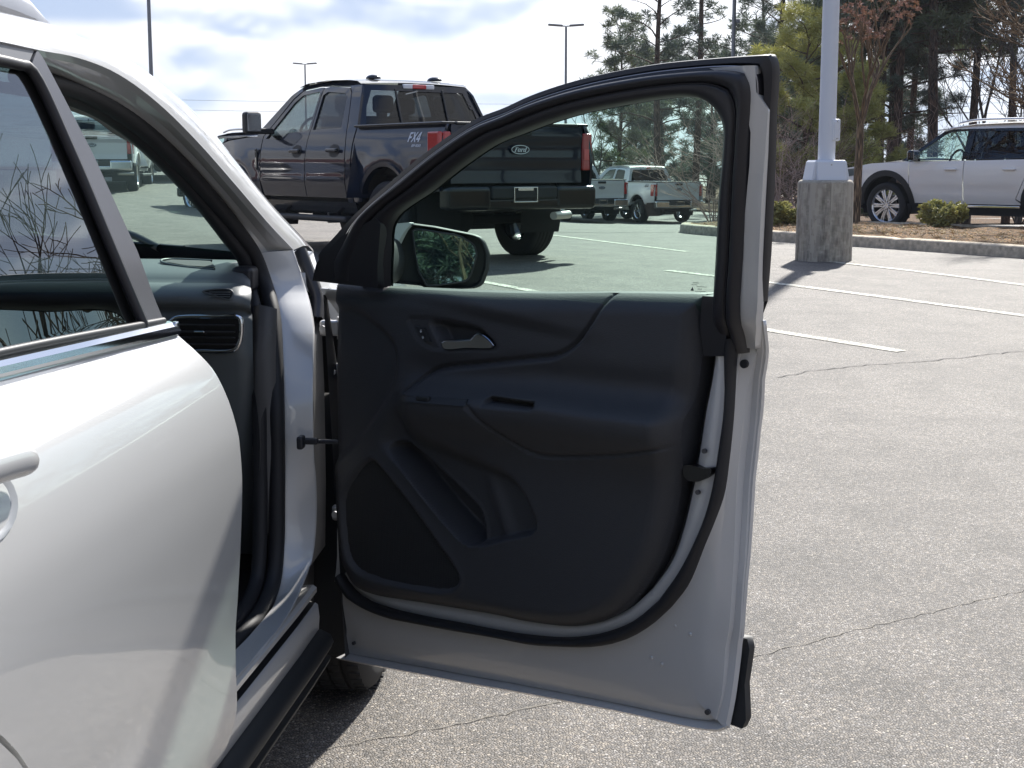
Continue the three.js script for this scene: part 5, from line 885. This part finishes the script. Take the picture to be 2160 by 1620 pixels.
// --- the open front door: u runs from the hinge to the rear edge, v is height, w points to the inside of the car
const inb = (v) => -0.70 - lat(v);                                        // how far the outer skin leans inwards
const skin = (o) => (u, v) => [u, v, inb(v) + o];
const door = mesh('front_door', patch([[-0.03, 0.50], [0.10, 0.49], [0.50, 0.49], [0.978, 0.492], [0.982, 0.57], [0.985, 0.66], [0.986, 0.80], [0.993, 0.887], [1.008, 0.99], [1.040, 1.079], [1.052, 1.11], [0.5, 1.10], [-0.02, 1.115], [-0.02, 0.8]], 0.03, skin(0), { back: skin(0.012) }), paintSuv, suv);
door.position.set(0.95, 0, -0.76); door.rotation.y = -30.67 * RAD;
const DP = (n, g, m) => mesh(n, g, m, door);
DP('lower_cladding', patch([[-0.03, 0.285], [0.20, 0.285], [0.955, 0.322], [0.990, 0.318], [0.996, 0.335], [0.985, 0.40], [0.989, 0.468], [0.984, 0.488], [-0.03, 0.495]], 0.03, skin(-0.024), { back: skin(-0.002) }), claddMat);
// inner sheet metal: edge flange, seal land, raised strip, trim seat; two runs (rear edge, bottom edge) that meet at the corner
{
  const N = 46, rows = {
    hem: [[[1.052, 1.125], [1.040, 1.079], [1.008, 0.99], [0.993, 0.887], [0.986, 0.803], [0.986, 0.66], [0.984, 0.57], [0.982, 0.51], [0.978, 0.478], [0.976, 0.434], [0.973, 0.367], [0.968, 0.318]], [[0.968, 0.318], [0.947, 0.306], [0.70, 0.293], [0.461, 0.280], [0.359, 0.273], [0.176, 0.263], [0.01, 0.254], [-0.034, 0.252]]],
    seat: [[[1.037, 1.13], [1.023, 1.075], [0.992, 0.985], [0.977, 0.88], [0.971, 0.80], [0.970, 0.66], [0.968, 0.57], [0.964, 0.51], [0.958, 0.478], [0.957, 0.434], [0.954, 0.38], [0.945, 0.332]], [[0.945, 0.332], [0.92, 0.322], [0.70, 0.309], [0.461, 0.296], [0.359, 0.289], [0.176, 0.278], [0.03, 0.268], [-0.026, 0.266]]],
    land: [[[1.005, 1.14], [0.985, 1.05], [0.974, 0.95], [0.966, 0.86], [0.957, 0.80], [0.950, 0.70], [0.944, 0.60], [0.936, 0.53], [0.928, 0.47], [0.925, 0.42], [0.92, 0.39], [0.905, 0.362]], [[0.905, 0.362], [0.88, 0.350], [0.70, 0.336], [0.461, 0.322], [0.359, 0.316], [0.176, 0.304], [0.035, 0.305], [-0.010, 0.330]]],
    out: [[[1.000, 1.075], [0.992, 1.051], [0.984, 0.995], [0.981, 0.930], [0.974, 0.848], [0.965, 0.781], [0.947, 0.728], [0.927, 0.679], [0.893, 0.595], [0.857, 0.545]], [[0.857, 0.545], [0.813, 0.501], [0.753, 0.459], [0.687, 0.434], [0.606, 0.418], [0.529, 0.407], [0.453, 0.405], [0.337, 0.398], [0.221, 0.393], [0.136, 0.391], [0.071, 0.401], [0.018, 0.419], [-0.010, 0.452]]],
    inn: [[[0.970, 1.072], [0.969, 1.043], [0.966, 0.928], [0.959, 0.878], [0.948, 0.804], [0.931, 0.735], [0.918, 0.702], [0.880, 0.625], [0.835, 0.558]], [[0.835, 0.558], [0.783, 0.509], [0.714, 0.469], [0.626, 0.440], [0.501, 0.423], [0.337, 0.416], [0.222, 0.412], [0.136, 0.413], [0.075, 0.42], [0.03, 0.44], [0.002, 0.47]]],
    trim: [[[0.935, 1.12], [0.945, 1.040], [0.940, 0.997], [0.927, 0.931], [0.911, 0.831], [0.894, 0.747], [0.873, 0.673], [0.853, 0.628], [0.813, 0.572]], [[0.813, 0.572], [0.754, 0.519], [0.652, 0.480], [0.534, 0.465], [0.449, 0.460], [0.252, 0.452], [0.110, 0.448], [0.06, 0.456], [0.034, 0.478], [0.016, 0.511]]],
  };
  const at = (k, run, wf) => curve2(rows[k][run], N).map(([u, v], i) => V(u, v, wf(u, v, i / (N - 1))));
  const geos = [0, 1].map((run) => {
    const low = (v) => 0.006 + inb(Math.min(v, 1.12));
    const h = at('hem', run, (u, v) => low(v)), h1 = at('hem', run, (u, v) => low(v) + 0.010).map((p, i) => p.clone().add(run ? V(0, 0.007, 0) : V(-0.005, 0, 0)));
    const s0 = at('seat', run, (u, v) => (run ? 0.040 : low(v) + 0.012)), s1 = at('seat', run, (u, v) => (run ? 0.050 : lerp(low(v) + 0.022, 0.06, 0.6)));
    const ld = at('land', run, (u, v, t) => (run ? 0.066 : 0.066 + 0.012 * Math.sin(t * 9) * (1 - t)));
    const o = at('out', run, () => 0.080), oo = at('out', run, () => 0.084), n = at('inn', run, (u, v, t) => (run ? lerp(0.084, 0.074, smooth(t * 4)) : lerp(0.092, 0.084, t))), m = at('inn', run, (u, v, t) => (run ? lerp(0.096, 0.085, smooth(t * 4)) : lerp(0.106, 0.096, t))).map((p, i, a) => p.clone().lerp(at('trim', run, () => 0.10)[i], 0.45)), t = at('trim', run, (u, v, q) => (run ? lerp(0.084, 0.070, smooth(q * 4)) : lerp(0.094, 0.084, q)));
    return mergeGeometries([loft([h, h1]), loft([h1, s0]), loft([s0, s1]), loft([s1, ld, ld.map((p, i) => p.clone().lerp(o[i], 0.5).add(V(0, 0, run ? 0.004 * smooth(i / (N - 1) * 3) : -0.004 * (1 - i / (N - 1))))), o, oo]), loft([oo, n, m, t])]);
  });
  DP('inner_panel', mergeGeometries(geos), paintSuv);
  const c0 = [...curve2(rows.out[0], 30), ...curve2(rows.out[1], 36).slice(1)], c1 = [...curve2(rows.inn[0], 30), ...curve2(rows.inn[1], 36).slice(1)];
  const line = c0.map(([u, v], i) => V(lerp(u, c1[i][0], 0.5), lerp(v, c1[i][1], 0.5), i < 5 ? lerp(0.104, 0.09, i / 5) : 0.09));
  const wide = c0.map(([u, v], i) => Math.hypot(u - c1[i][0], v - c1[i][1]));
  const secs = [[-0.5, -0.006], [-0.46, 0.008], [-0.25, 0.017], [0.05, 0.019], [0.32, 0.014], [0.48, 0.006], [0.5, -0.006]];
  DP('weather_seal', loft(secs.map(([q, w]) => c0.map(([u, v], i) => V(lerp(u, c1[i][0], 0.5 + q), lerp(v, c1[i][1], 0.5 + q), line[i].z + w)))), sealMat);
}
// window frame: rings between the outer edge and the glass
const FR_TOP = [[-0.006, 1.150], [0.004, 1.191], [0.011, 1.198], [0.063, 1.231], [0.120, 1.269], [0.226, 1.332], [0.371, 1.410], [0.503, 1.468], [0.574, 1.487], [0.638, 1.507], [0.721, 1.526], [0.815, 1.541], [0.923, 1.552], [1.025, 1.556], [1.125, 1.558]], FR_SIDE = [[1.125, 1.558], [1.130, 1.545], [1.117, 1.466], [1.100, 1.358], [1.076, 1.223], [1.062, 1.159], [1.050, 1.10], [1.030, 1.045]];
const FR_SHORT = [...FR_SIDE.slice(0, 5), [1.060, 1.145]], GL_SHORT = [[1.017, 1.473], [1.028, 1.455], [1.031, 1.435], [1.023, 1.391], [1.009, 1.336], [0.985, 1.217], [0.970, 1.145]];
const GL_TOP = [[0.196, 1.130], [0.218, 1.197], [0.246, 1.266], [0.372, 1.334], [0.464, 1.383], [0.548, 1.421], [0.612, 1.439], [0.675, 1.456], [0.750, 1.472], [0.821, 1.482], [0.911, 1.492], [0.967, 1.494], [0.998, 1.488], [1.017, 1.473]], GL_SIDE = [[1.017, 1.473], [1.028, 1.455], [1.031, 1.435], [1.023, 1.391], [1.009, 1.336], [0.985, 1.217], [0.965, 1.120], [0.948, 1.045]];
{
  const n = 60, sn = (a, b) => (t) => a.map((p, i) => [lerp(p[0], b[i][0], t), lerp(p[1], b[i][1], t)]);
  const top = sn(curve2(FR_TOP, n), curve2(GL_TOP, n)), sd = sn(curve2(FR_SIDE, n), curve2(GL_SIDE, n)), sh = sn(curve2(FR_SHORT, n), curve2(GL_SHORT, n));
  const ring_ = (t, o) => [...top(t), ...(t < 0.335 ? sh : sd)(t).slice(1)].map(([u, v]) => V(u, v, inb(v) + o));
  const R = (list) => loft(list.map(([t, o]) => ring_(t, o)));
  DP('window_frame', mergeGeometries([R([[0, -0.004], [0.0, 0.010], [0.03, 0.018]]), R([[0.03, 0.018], [0.17, 0.022]]), R([[0.17, 0.022], [0.19, 0.012], [0.24, 0.012], [0.25, 0.030]]), R([[0.25, 0.030], [0.34, 0.034]])]), frameMat);
  DP('frame_seal', mergeGeometries([R([[0.335, 0.026], [0.36, 0.046], [0.44, 0.056], [0.54, 0.055], [0.62, 0.046], [0.64, 0.030]])]), frameMat);
  DP('glass_run', mergeGeometries([R([[0.64, 0.030], [0.655, 0.042], [0.72, 0.047], [0.86, 0.045], [0.95, 0.038], [0.985, 0.026], [1.0, 0.016]]), R([[0.0, -0.004], [0.5, 0.0], [1.0, 0.008]])]), frameMat);
  DP('frame_line', tube(ring_(0.25, 0.030), 0.0012, 160, 5), std(rgb(0.42, 0.42, 0.45), 0.3, 0.6));  // pale thin tube: the highlight line along the frame, put in as colour
  DP('frame_line', tube(ring_(0.66, 0.043), 0.001, 160, 5), frameMat);
  DP('mirror_sail', patch([[0.004, 1.135], [0.030, 1.175], [0.12, 1.235], [0.225, 1.275], [0.236, 1.262], [0.205, 1.18], [0.190, 1.128]], 0.02, skin(0.050), { back: skin(0.02) }), frameMat);
  // bare metal corner beside the seal
  const cs = curve2([[1.022, 1.5385], [1.060, 1.5395], [1.104, 1.540]], 6), cor = [...cs, [1.101, 1.498], [1.115, 1.470], [1.110, 1.44], [1.104, 1.402], [1.072, 1.224], [1.060, 1.148], [1.056, 1.13], [1.046, 1.10], [1.024, 1.055], [0.985, 1.055], [1.012, 1.12], [1.041, 1.223], [1.077, 1.380], [1.086, 1.434], [1.083, 1.482], [1.064, 1.515], [1.042, 1.530]];
  DP('corner_panel', patch(cor, 0.01, (u, v) => { const c = lerp(1.03, 1.09, clamp((v - 1.1) / 0.4)); return [u, v, inb(v) + 0.034 + 0.006 * Math.exp(-Math.pow((u - c) / 0.012, 2)) - 0.010 * step(1.09, 1.12, u)]; }, { back: skin(0.010) }), paintSuv);
  for (const [u, v, w, r] of [[1.066, 1.519, 0.040, 0.0065], [0.998, 1.025, 0.0, 0.0080]]) { const g = cyl(r, r, 0.006, 18); g.rotateX(Math.PI / 2); const k = w ? inb(v) + w : 0.082; g.translate(u, v, k); DP('plug', g, sealMat); }
  DP('pillar_cover', patch([[0.945, 1.15], [0.992, 1.15], [0.985, 1.10], [0.975, 1.040], [0.928, 1.036], [0.930, 1.09]], 0.012, (u, v) => [u, v, lerp(0.108, 0.146, clamp((v - 1.036) / 0.11))], { back: (u, v) => [u, v, 0.07] }), frameMat);
  const gl = [...curve2(GL_TOP, 50), ...curve2(GL_SIDE, 30).slice(1), [0.5, 1.10], [0.12, 1.095]];
  DP('window_glass', patch(gl, 0.05, skin(0.016)), carGlass);
  const fr = canvasMap(256, 128, (c) => { c.clearRect(0, 0, 256, 128); c.fillStyle = '#0c1418'; c.font = 'bold 17px sans-serif'; c.fillText('TEMPERED', 40, 26, 200); c.fillText('AS2  M-66', 30, 48, 220); c.fillText('43R-00', 120, 96, 120); c.beginPath(); c.moveTo(50, 70); c.lineTo(74, 112); c.lineTo(26, 112); c.fill(); c.fillRect(100, 60, 130, 5); c.fillRect(90, 112, 140, 5); });
  const fg = new THREE.PlaneGeometry(0.040, 0.020); fg.rotateX(-0.28); fg.translate(0.938, 1.166, inb(1.166) + 0.0185); DP('glass_marking', fg, new THREE.MeshStandardMaterial({ map: fr, transparent: true, alphaTest: 0.4, side: THREE.DoubleSide, roughness: 0.6 }));
}
// inner trim panel with its relief
const CL = (p) => curve2(p, 80, true), SPK = CL([[0.053, 0.663], [0.089, 0.716], [0.125, 0.750], [0.141, 0.754], [0.163, 0.739], [0.272, 0.645], [0.323, 0.593], [0.362, 0.555], [0.377, 0.527], [0.369, 0.511], [0.341, 0.498], [0.228, 0.489], [0.136, 0.491], [0.089, 0.501], [0.064, 0.525], [0.051, 0.590]]);
const POCKET = CL([[0.185, 0.838], [0.168, 0.795], [0.181, 0.779], [0.239, 0.732], [0.303, 0.678], [0.354, 0.635], [0.373, 0.619], [0.398, 0.608], [0.428, 0.609], [0.501, 0.634], [0.566, 0.658], [0.573, 0.674], [0.560, 0.701], [0.537, 0.736], [0.501, 0.765], [0.454, 0.779], [0.368, 0.803], [0.305, 0.821], [0.253, 0.840], [0.214, 0.864]]);
const SLOT = CL([[0.183, 0.789], [0.239, 0.734], [0.354, 0.637], [0.398, 0.612], [0.422, 0.613], [0.420, 0.651], [0.410, 0.674], [0.398, 0.686], [0.329, 0.733], [0.259, 0.780], [0.213, 0.797]]);
const INSERT = curve2([[0.744, 1.155], [0.716, 1.103], [0.685, 1.061], [0.653, 1.034], [0.620, 1.018], [0.553, 1.006], [0.448, 0.989], [0.339, 0.971], [0.302, 0.959], [0.275, 0.939], [0.244, 0.911]], 60), ARM_LOW = curve2([[0.449, 0.908], [0.477, 0.883], [0.536, 0.841], [0.574, 0.823], [0.605, 0.820], [0.687, 0.830], [0.770, 0.843], [0.895, 0.872]], 50);
const CUP = CL([[0.301, 1.062], [0.340, 1.066], [0.370, 1.065], [0.431, 1.058], [0.455, 1.042], [0.470, 1.024], [0.40, 1.016], [0.334, 1.010], [0.318, 1.03]]), BEZEL = CL([[0.242, 1.065], [0.290, 1.072], [0.340, 1.071], [0.414, 1.060], [0.449, 1.048], [0.478, 1.019], [0.40, 1.011], [0.332, 1.005], [0.303, 1.007], [0.273, 1.022], [0.250, 1.050]]);
const PULL = [[0.488, 0.927], [0.604, 0.928], [0.608, 0.916], [0.484, 0.915]], HINGE_SIDE = curve2([[0.0, 1.083], [0.042, 1.080], [0.105, 1.072], [0.148, 1.049], [0.196, 1.016], [0.208, 0.987], [0.204, 0.939], [0.186, 0.902], [0.125, 0.825], [0.061, 0.763], [0.0, 0.72]], 60), HINGE_POLY = [...HINGE_SIDE, [-0.05, 0.72], [-0.05, 1.083]];
const TRIM = [...curve2([[0.018, 1.128], [0.130, 1.124], [0.240, 1.125], [0.415, 1.128], [0.590, 1.134], [0.732, 1.142], [0.935, 1.150]], 30), ...curve2([[0.938, 1.131], [0.926, 1.040], [0.920, 0.997], [0.907, 0.931], [0.891, 0.831], [0.875, 0.747], [0.855, 0.673], [0.836, 0.628], [0.799, 0.568], [0.746, 0.513], [0.656, 0.472], [0.534, 0.457], [0.449, 0.456], [0.252, 0.446], [0.096, 0.440], [0.058, 0.450], [0.034, 0.476], [0.016, 0.511], [0.007, 0.597], [0.003, 0.704], [0.000, 0.811], [0.002, 0.969], [0.010, 1.074]], 120)];
const ridgeV = spline1([[0.0, 1.131], [0.144, 1.120], [0.340, 1.104], [0.484, 1.083], [0.653, 1.062], [0.80, 1.05], [1.0, 1.05]]), armV = spline1([[0.2, 0.897], [0.449, 0.906], [0.605, 0.915], [0.748, 0.912], [0.95, 0.912]]);
const INSERT_POLY = [...INSERT, [0.18, 0.86], [0.0, 0.9], [-0.1, 1.3], [0.744, 1.3]];
function relief(u, v) {
  let w = 0.136;
  const dIns = distTo(u, v, INSERT, false), rv = ridgeV(u);
  w += 0.016 * step(rv - 0.016, rv + 0.020, v) * step(0.80, 0.55, u);                                     // upper pad stands proud over the insert
  w += 0.012 * step(0.0, 0.012, sdf(u, v, INSERT_POLY)) * step(0.20, 0.30, u) * step(0.82, 0.90, v);
  w -= 0.010 * Math.exp(-Math.pow(dIns / 0.0030, 2)) * step(0.232, 0.25, u);
  // armrest swells out, hollow above it
  const av = armV(u), run = step(0.20, 0.30, u) * step(0.955, 0.86, u), dv = v - av;
  w += run * 0.052 * (dv > 0 ? Math.exp(-Math.pow(dv / 0.028, 2)) : Math.exp(-Math.pow(dv / 0.085, 2)));
  w -= run * 0.012 * Math.exp(-Math.pow((dv - 0.062) / 0.030, 2));
  w -= 0.010 * Math.exp(-Math.pow(distTo(u, v, ARM_LOW, false) / 0.0028, 2)) * step(0.92, 0.86, u);
  // hinge-side shelf
  const hs = sdf(u, v, HINGE_POLY); w -= 0.014 * step(0.012, -0.012, hs);
  // pocket, bottle slot, speaker, handle
  const pk = sdf(u, v, POCKET), soft = lerp(0.006, 0.05, step(0.70, 0.83, v)); w -= 0.030 * step(soft * 0.4, -soft, pk) * (1 - 0.3 * Math.exp(-Math.pow((u - 0.445 - (0.74 - v) * 0.42) / 0.018, 2)) * step(0.80, 0.70, v));
  const sl = sdf(u, v, SLOT); w -= 0.045 * step(0.002, -0.010, sl);
  w += 0.004 * Math.exp(-Math.pow((sl - 0.006) / 0.003, 2)) * (u > 0.2 ? 1 : 0);
  const sp = sdf(u, v, SPK); w -= 0.010 * step(0.0015, -0.004, sp); w += 0.003 * Math.exp(-Math.pow((sp - 0.008) / 0.005, 2));
  const bz = sdf(u, v, BEZEL); w -= 0.004 * step(0.002, -0.003, bz);
  const cu = sdf(u, v, CUP); w -= 0.030 * step(0.002, -0.014, cu);
  const pu = sdf(u, v, PULL); w -= 0.030 * step(0.001, -0.003, pu);
  // rounded edges towards the sheet metal
  const e = distTo(u, v, TRIM); w -= 0.034 * Math.pow(1 - clamp(e / 0.042), 2.2) + 0.006 * Math.pow(1 - clamp(e / 0.006), 2);
  return w;
}
const panel = DP('trim_panel', patch(TRIM, 0.0046, (u, v) => [u, v, relief(u, v)], { uvScale: 4 }), trimMat);
const TP = (n, g, m) => mesh(n, g, m, panel);
DP('trim_edge', loft([[...TRIM, TRIM[0]].map(([u, v]) => V(u, v, relief(u, v))), [...TRIM, TRIM[0]].map(([u, v]) => V(u, v, 0.06))]), trimMat);
DP('speaker_grille', patch(SPK.map(([u, v]) => [lerp(0.21, u, 0.985), lerp(0.60, v, 0.985)]), 0.012, (u, v) => [u, v, 0.1275], { uvScale: 1 }), (() => { const d = dataMap(64, (i, j) => { const q = Math.hypot((i % 16) - 8, (j % 16) - 8) < 5.2 ? 0.1 : 0.75; return [q, q, q]; }, false); d.repeat.set(55, 55); return std(rgb(0.014, 0.0145, 0.016), 0.6, 0, { bumpMap: d, bumpScale: 0.0012 }); })());
{
  const lv = extrude(curve2([[0.337, 1.021], [0.380, 1.027], [0.412, 1.032], [0.424, 1.043], [0.441, 1.042], [0.457, 1.033], [0.466, 1.023], [0.40, 1.016], [0.341, 1.011]], 44, true), 0.012, 0.0035, 3); lv.translate(0, 0, 0.122); DP('door_handle', lv, std(rgb(0.34, 0.35, 0.37), 0.14, 1));
  const lk = extrude([[0.266, 1.050], [0.288, 1.048], [0.304, 1.022], [0.292, 1.021]], 0.006, 0.0015, 2); lk.translate(0, 0, 0.131); DP('lock_switch', lk, claddMat);
  const ic = canvasMap(64, 128, (c) => { c.clearRect(0, 0, 64, 128); c.fillStyle = '#c8ccd0'; c.strokeStyle = '#c8ccd0'; c.lineWidth = 4; for (const [y, o] of [[30, 6], [92, 0]]) { c.fillRect(20, y, 22, 16); c.beginPath(); c.arc(31 + o, y, 8, Math.PI, 0); c.stroke(); } });
  const ig = new THREE.PlaneGeometry(0.014, 0.028); ig.rotateZ(0.42); ig.translate(0.285, 1.036, 0.1395); DP('lock_symbols', ig, new THREE.MeshStandardMaterial({ map: ic, transparent: true, alphaTest: 0.4, roughness: 0.5 }));
  const sw = patch([[0.262, 0.9125], [0.444, 0.921], [0.449, 0.909], [0.262, 0.902]], 0.01, (u, v) => [u, v, relief(u, v) + 0.004], { back: (u, v) => [u, v, relief(u, v) - 0.004] }); DP('switch_panel', sw, std(rgb(0.012, 0.012, 0.014), 0.5));
  DP('window_switch', rbox(0.035, 0.012, 0.012, 0.004, 0.335, 0.913, relief(0.335, 0.913) + 0.004), claddMat);
  DP('pull_cup', patch(PULL.map(([u, v]) => [u, v]), 0.01, (u, v) => [u, v, relief(0.546, 0.9215) + 0.002]), std(rgb(0.004, 0.004, 0.005), 0.7));
  DP('latch', mergeGeometries([patch(curve2([[0.893, 0.829], [0.933, 0.829], [0.950, 0.830], [0.949, 0.820], [0.924, 0.803], [0.896, 0.806]], 40, true), 0.008, (u, v) => [u, v, 0.112]), loft([curve3([[0.893, 0.829, 0.1115], [0.933, 0.829, 0.1115], [0.950, 0.830, 0.1115], [0.949, 0.820, 0.1115], [0.924, 0.803, 0.1115], [0.896, 0.806, 0.1115]], 40, true), curve3([[0.893, 0.829, 0.09], [0.933, 0.829, 0.09], [0.950, 0.830, 0.09], [0.949, 0.820, 0.09], [0.924, 0.803, 0.09], [0.896, 0.806, 0.09]], 40, true)])]), std(rgb(0.006, 0.006, 0.007), 0.35));
  for (const [u, v, w, r] of [[0.934, 0.861, 0.108, 0.0045], [0.922, 0.782, 0.108, 0.0045], [0.931, 0.347, 0.070, 0.0055], [0.012, 0.300, 0.066, 0.004]]) { const g = cyl(r, r, 0.006, 14); g.rotateX(Math.PI / 2); g.translate(u, v, w); DP('screw', g, darkMetal); }
  for (const [u, v] of [[0.860, 0.506], [0.893, 0.495], [0.808, 0.431], [0.832, 0.423]]) { const g = new THREE.SphereGeometry(0.004, 12, 8); g.scale(1, 1, 0.5); g.translate(u, v, 0.0765); DP('dimple', g, paintSuv); }
  DP('hinge_face', loft([P3([[-0.03, 0.26, 0.0], [-0.03, 0.6, 0.0], [-0.02, 1.1, 0.10]]), P3([[-0.012, 0.26, 0.07], [-0.012, 0.6, 0.09], [-0.012, 1.1, 0.12]])]), darkMetal);
}
// door mirror, outside the glass
{
  const HEAD = resample([[0.004, 1.238], [0.045, 1.247], [0.072, 1.2505], [0.112, 1.244], [0.183, 1.2265], [0.194, 1.221], [0.202, 1.211], [0.210, 1.189], [0.2115, 1.180], [0.211, 1.150], [0.203, 1.118], [0.197, 1.110], [0.187, 1.1055], [0.117, 1.102], [0.106, 1.103], [0.093, 1.111], [0.05, 1.116], [0.004, 1.120], [0.004, 1.236]], 110);
  const face = (u, v, o = 0, k = 1) => { const a = lerp(0.11, u, k), b = lerp(1.176, v, k); return V(a + 0.95 * Math.min(0, o), b, -0.075 + o - 0.75 * (a - 0.06) - 0.078 * (b - 1.17)); };
  const loop = (pts) => [...pts, pts[0]];
  DP('mirror_housing', loft([[1, -0.16, 0.35], [1, -0.13, 0.75], [1, -0.07, 0.97], [1, -0.03, 1.0], [1, 0, 1.0], [1, 0.008, 0.985], [1, 0.008, 0.955], [1, -0.004, 0.93], [1, -0.012, 0.9], [1, -0.012, 0.02]].map(([, o, k]) => loop(HEAD).map(([u, v]) => face(u, v, o, k)))), claddMat);
  DP('mirror_cap', patch(curve2([[0.000, 1.242], [0.040, 1.250], [0.073, 1.2525], [0.069, 1.245], [0.063, 1.236], [0.049, 1.200], [0.037, 1.173], [0.022, 1.150], [0.000, 1.140]], 60, true), 0.008, (u, v) => face(u, v, 0.012 + 0.018 * step(0.075, 0.0, u)).toArray(), { back: (u, v) => face(u, v, 0.002).toArray() }), paintSuv);
  const G = resample([[0.077, 1.235], [0.082, 1.2385], [0.092, 1.238], [0.153, 1.2265], [0.164, 1.2225], [0.185, 1.207], [0.190, 1.199], [0.194, 1.182], [0.193, 1.174], [0.186, 1.140], [0.181, 1.129], [0.174, 1.122], [0.115, 1.1115], [0.106, 1.113], [0.091, 1.144], [0.083, 1.186], [0.0771, 1.234]], 80);
  DP('mirror_glass', patch(G, 0.02, (u, v) => face(u, v, 0.014).toArray()), std(rgb(0.42, 0.44, 0.46), 0.01, 1));
  DP('mirror_rim', tube(G.map(([u, v]) => face(u, v, 0.014)), 0.002, 90, 6, true), frameMat);
  DP('mirror_arm', loft([0, 0.5, 1].map((k) => loop(curve2([[0.05, 1.215], [0.07, 1.17], [0.05, 1.122], [0.0, 1.122], [-0.01, 1.17], [0.0, 1.215]], 30, true)).map(([u, v]) => V(u + 0.10 * k, v, lerp(-0.06, 0.115, k))))), claddMat);
}

// thin haze over the distance
scene.fog = new THREE.FogExp2(new THREE.Color().setRGB(0.80, 0.87, 0.97), 0.0004);

scene.traverse((o) => { if (o.isMesh) { o.castShadow = true; o.receiveShadow = true; } });
renderer.render(scene, camera);
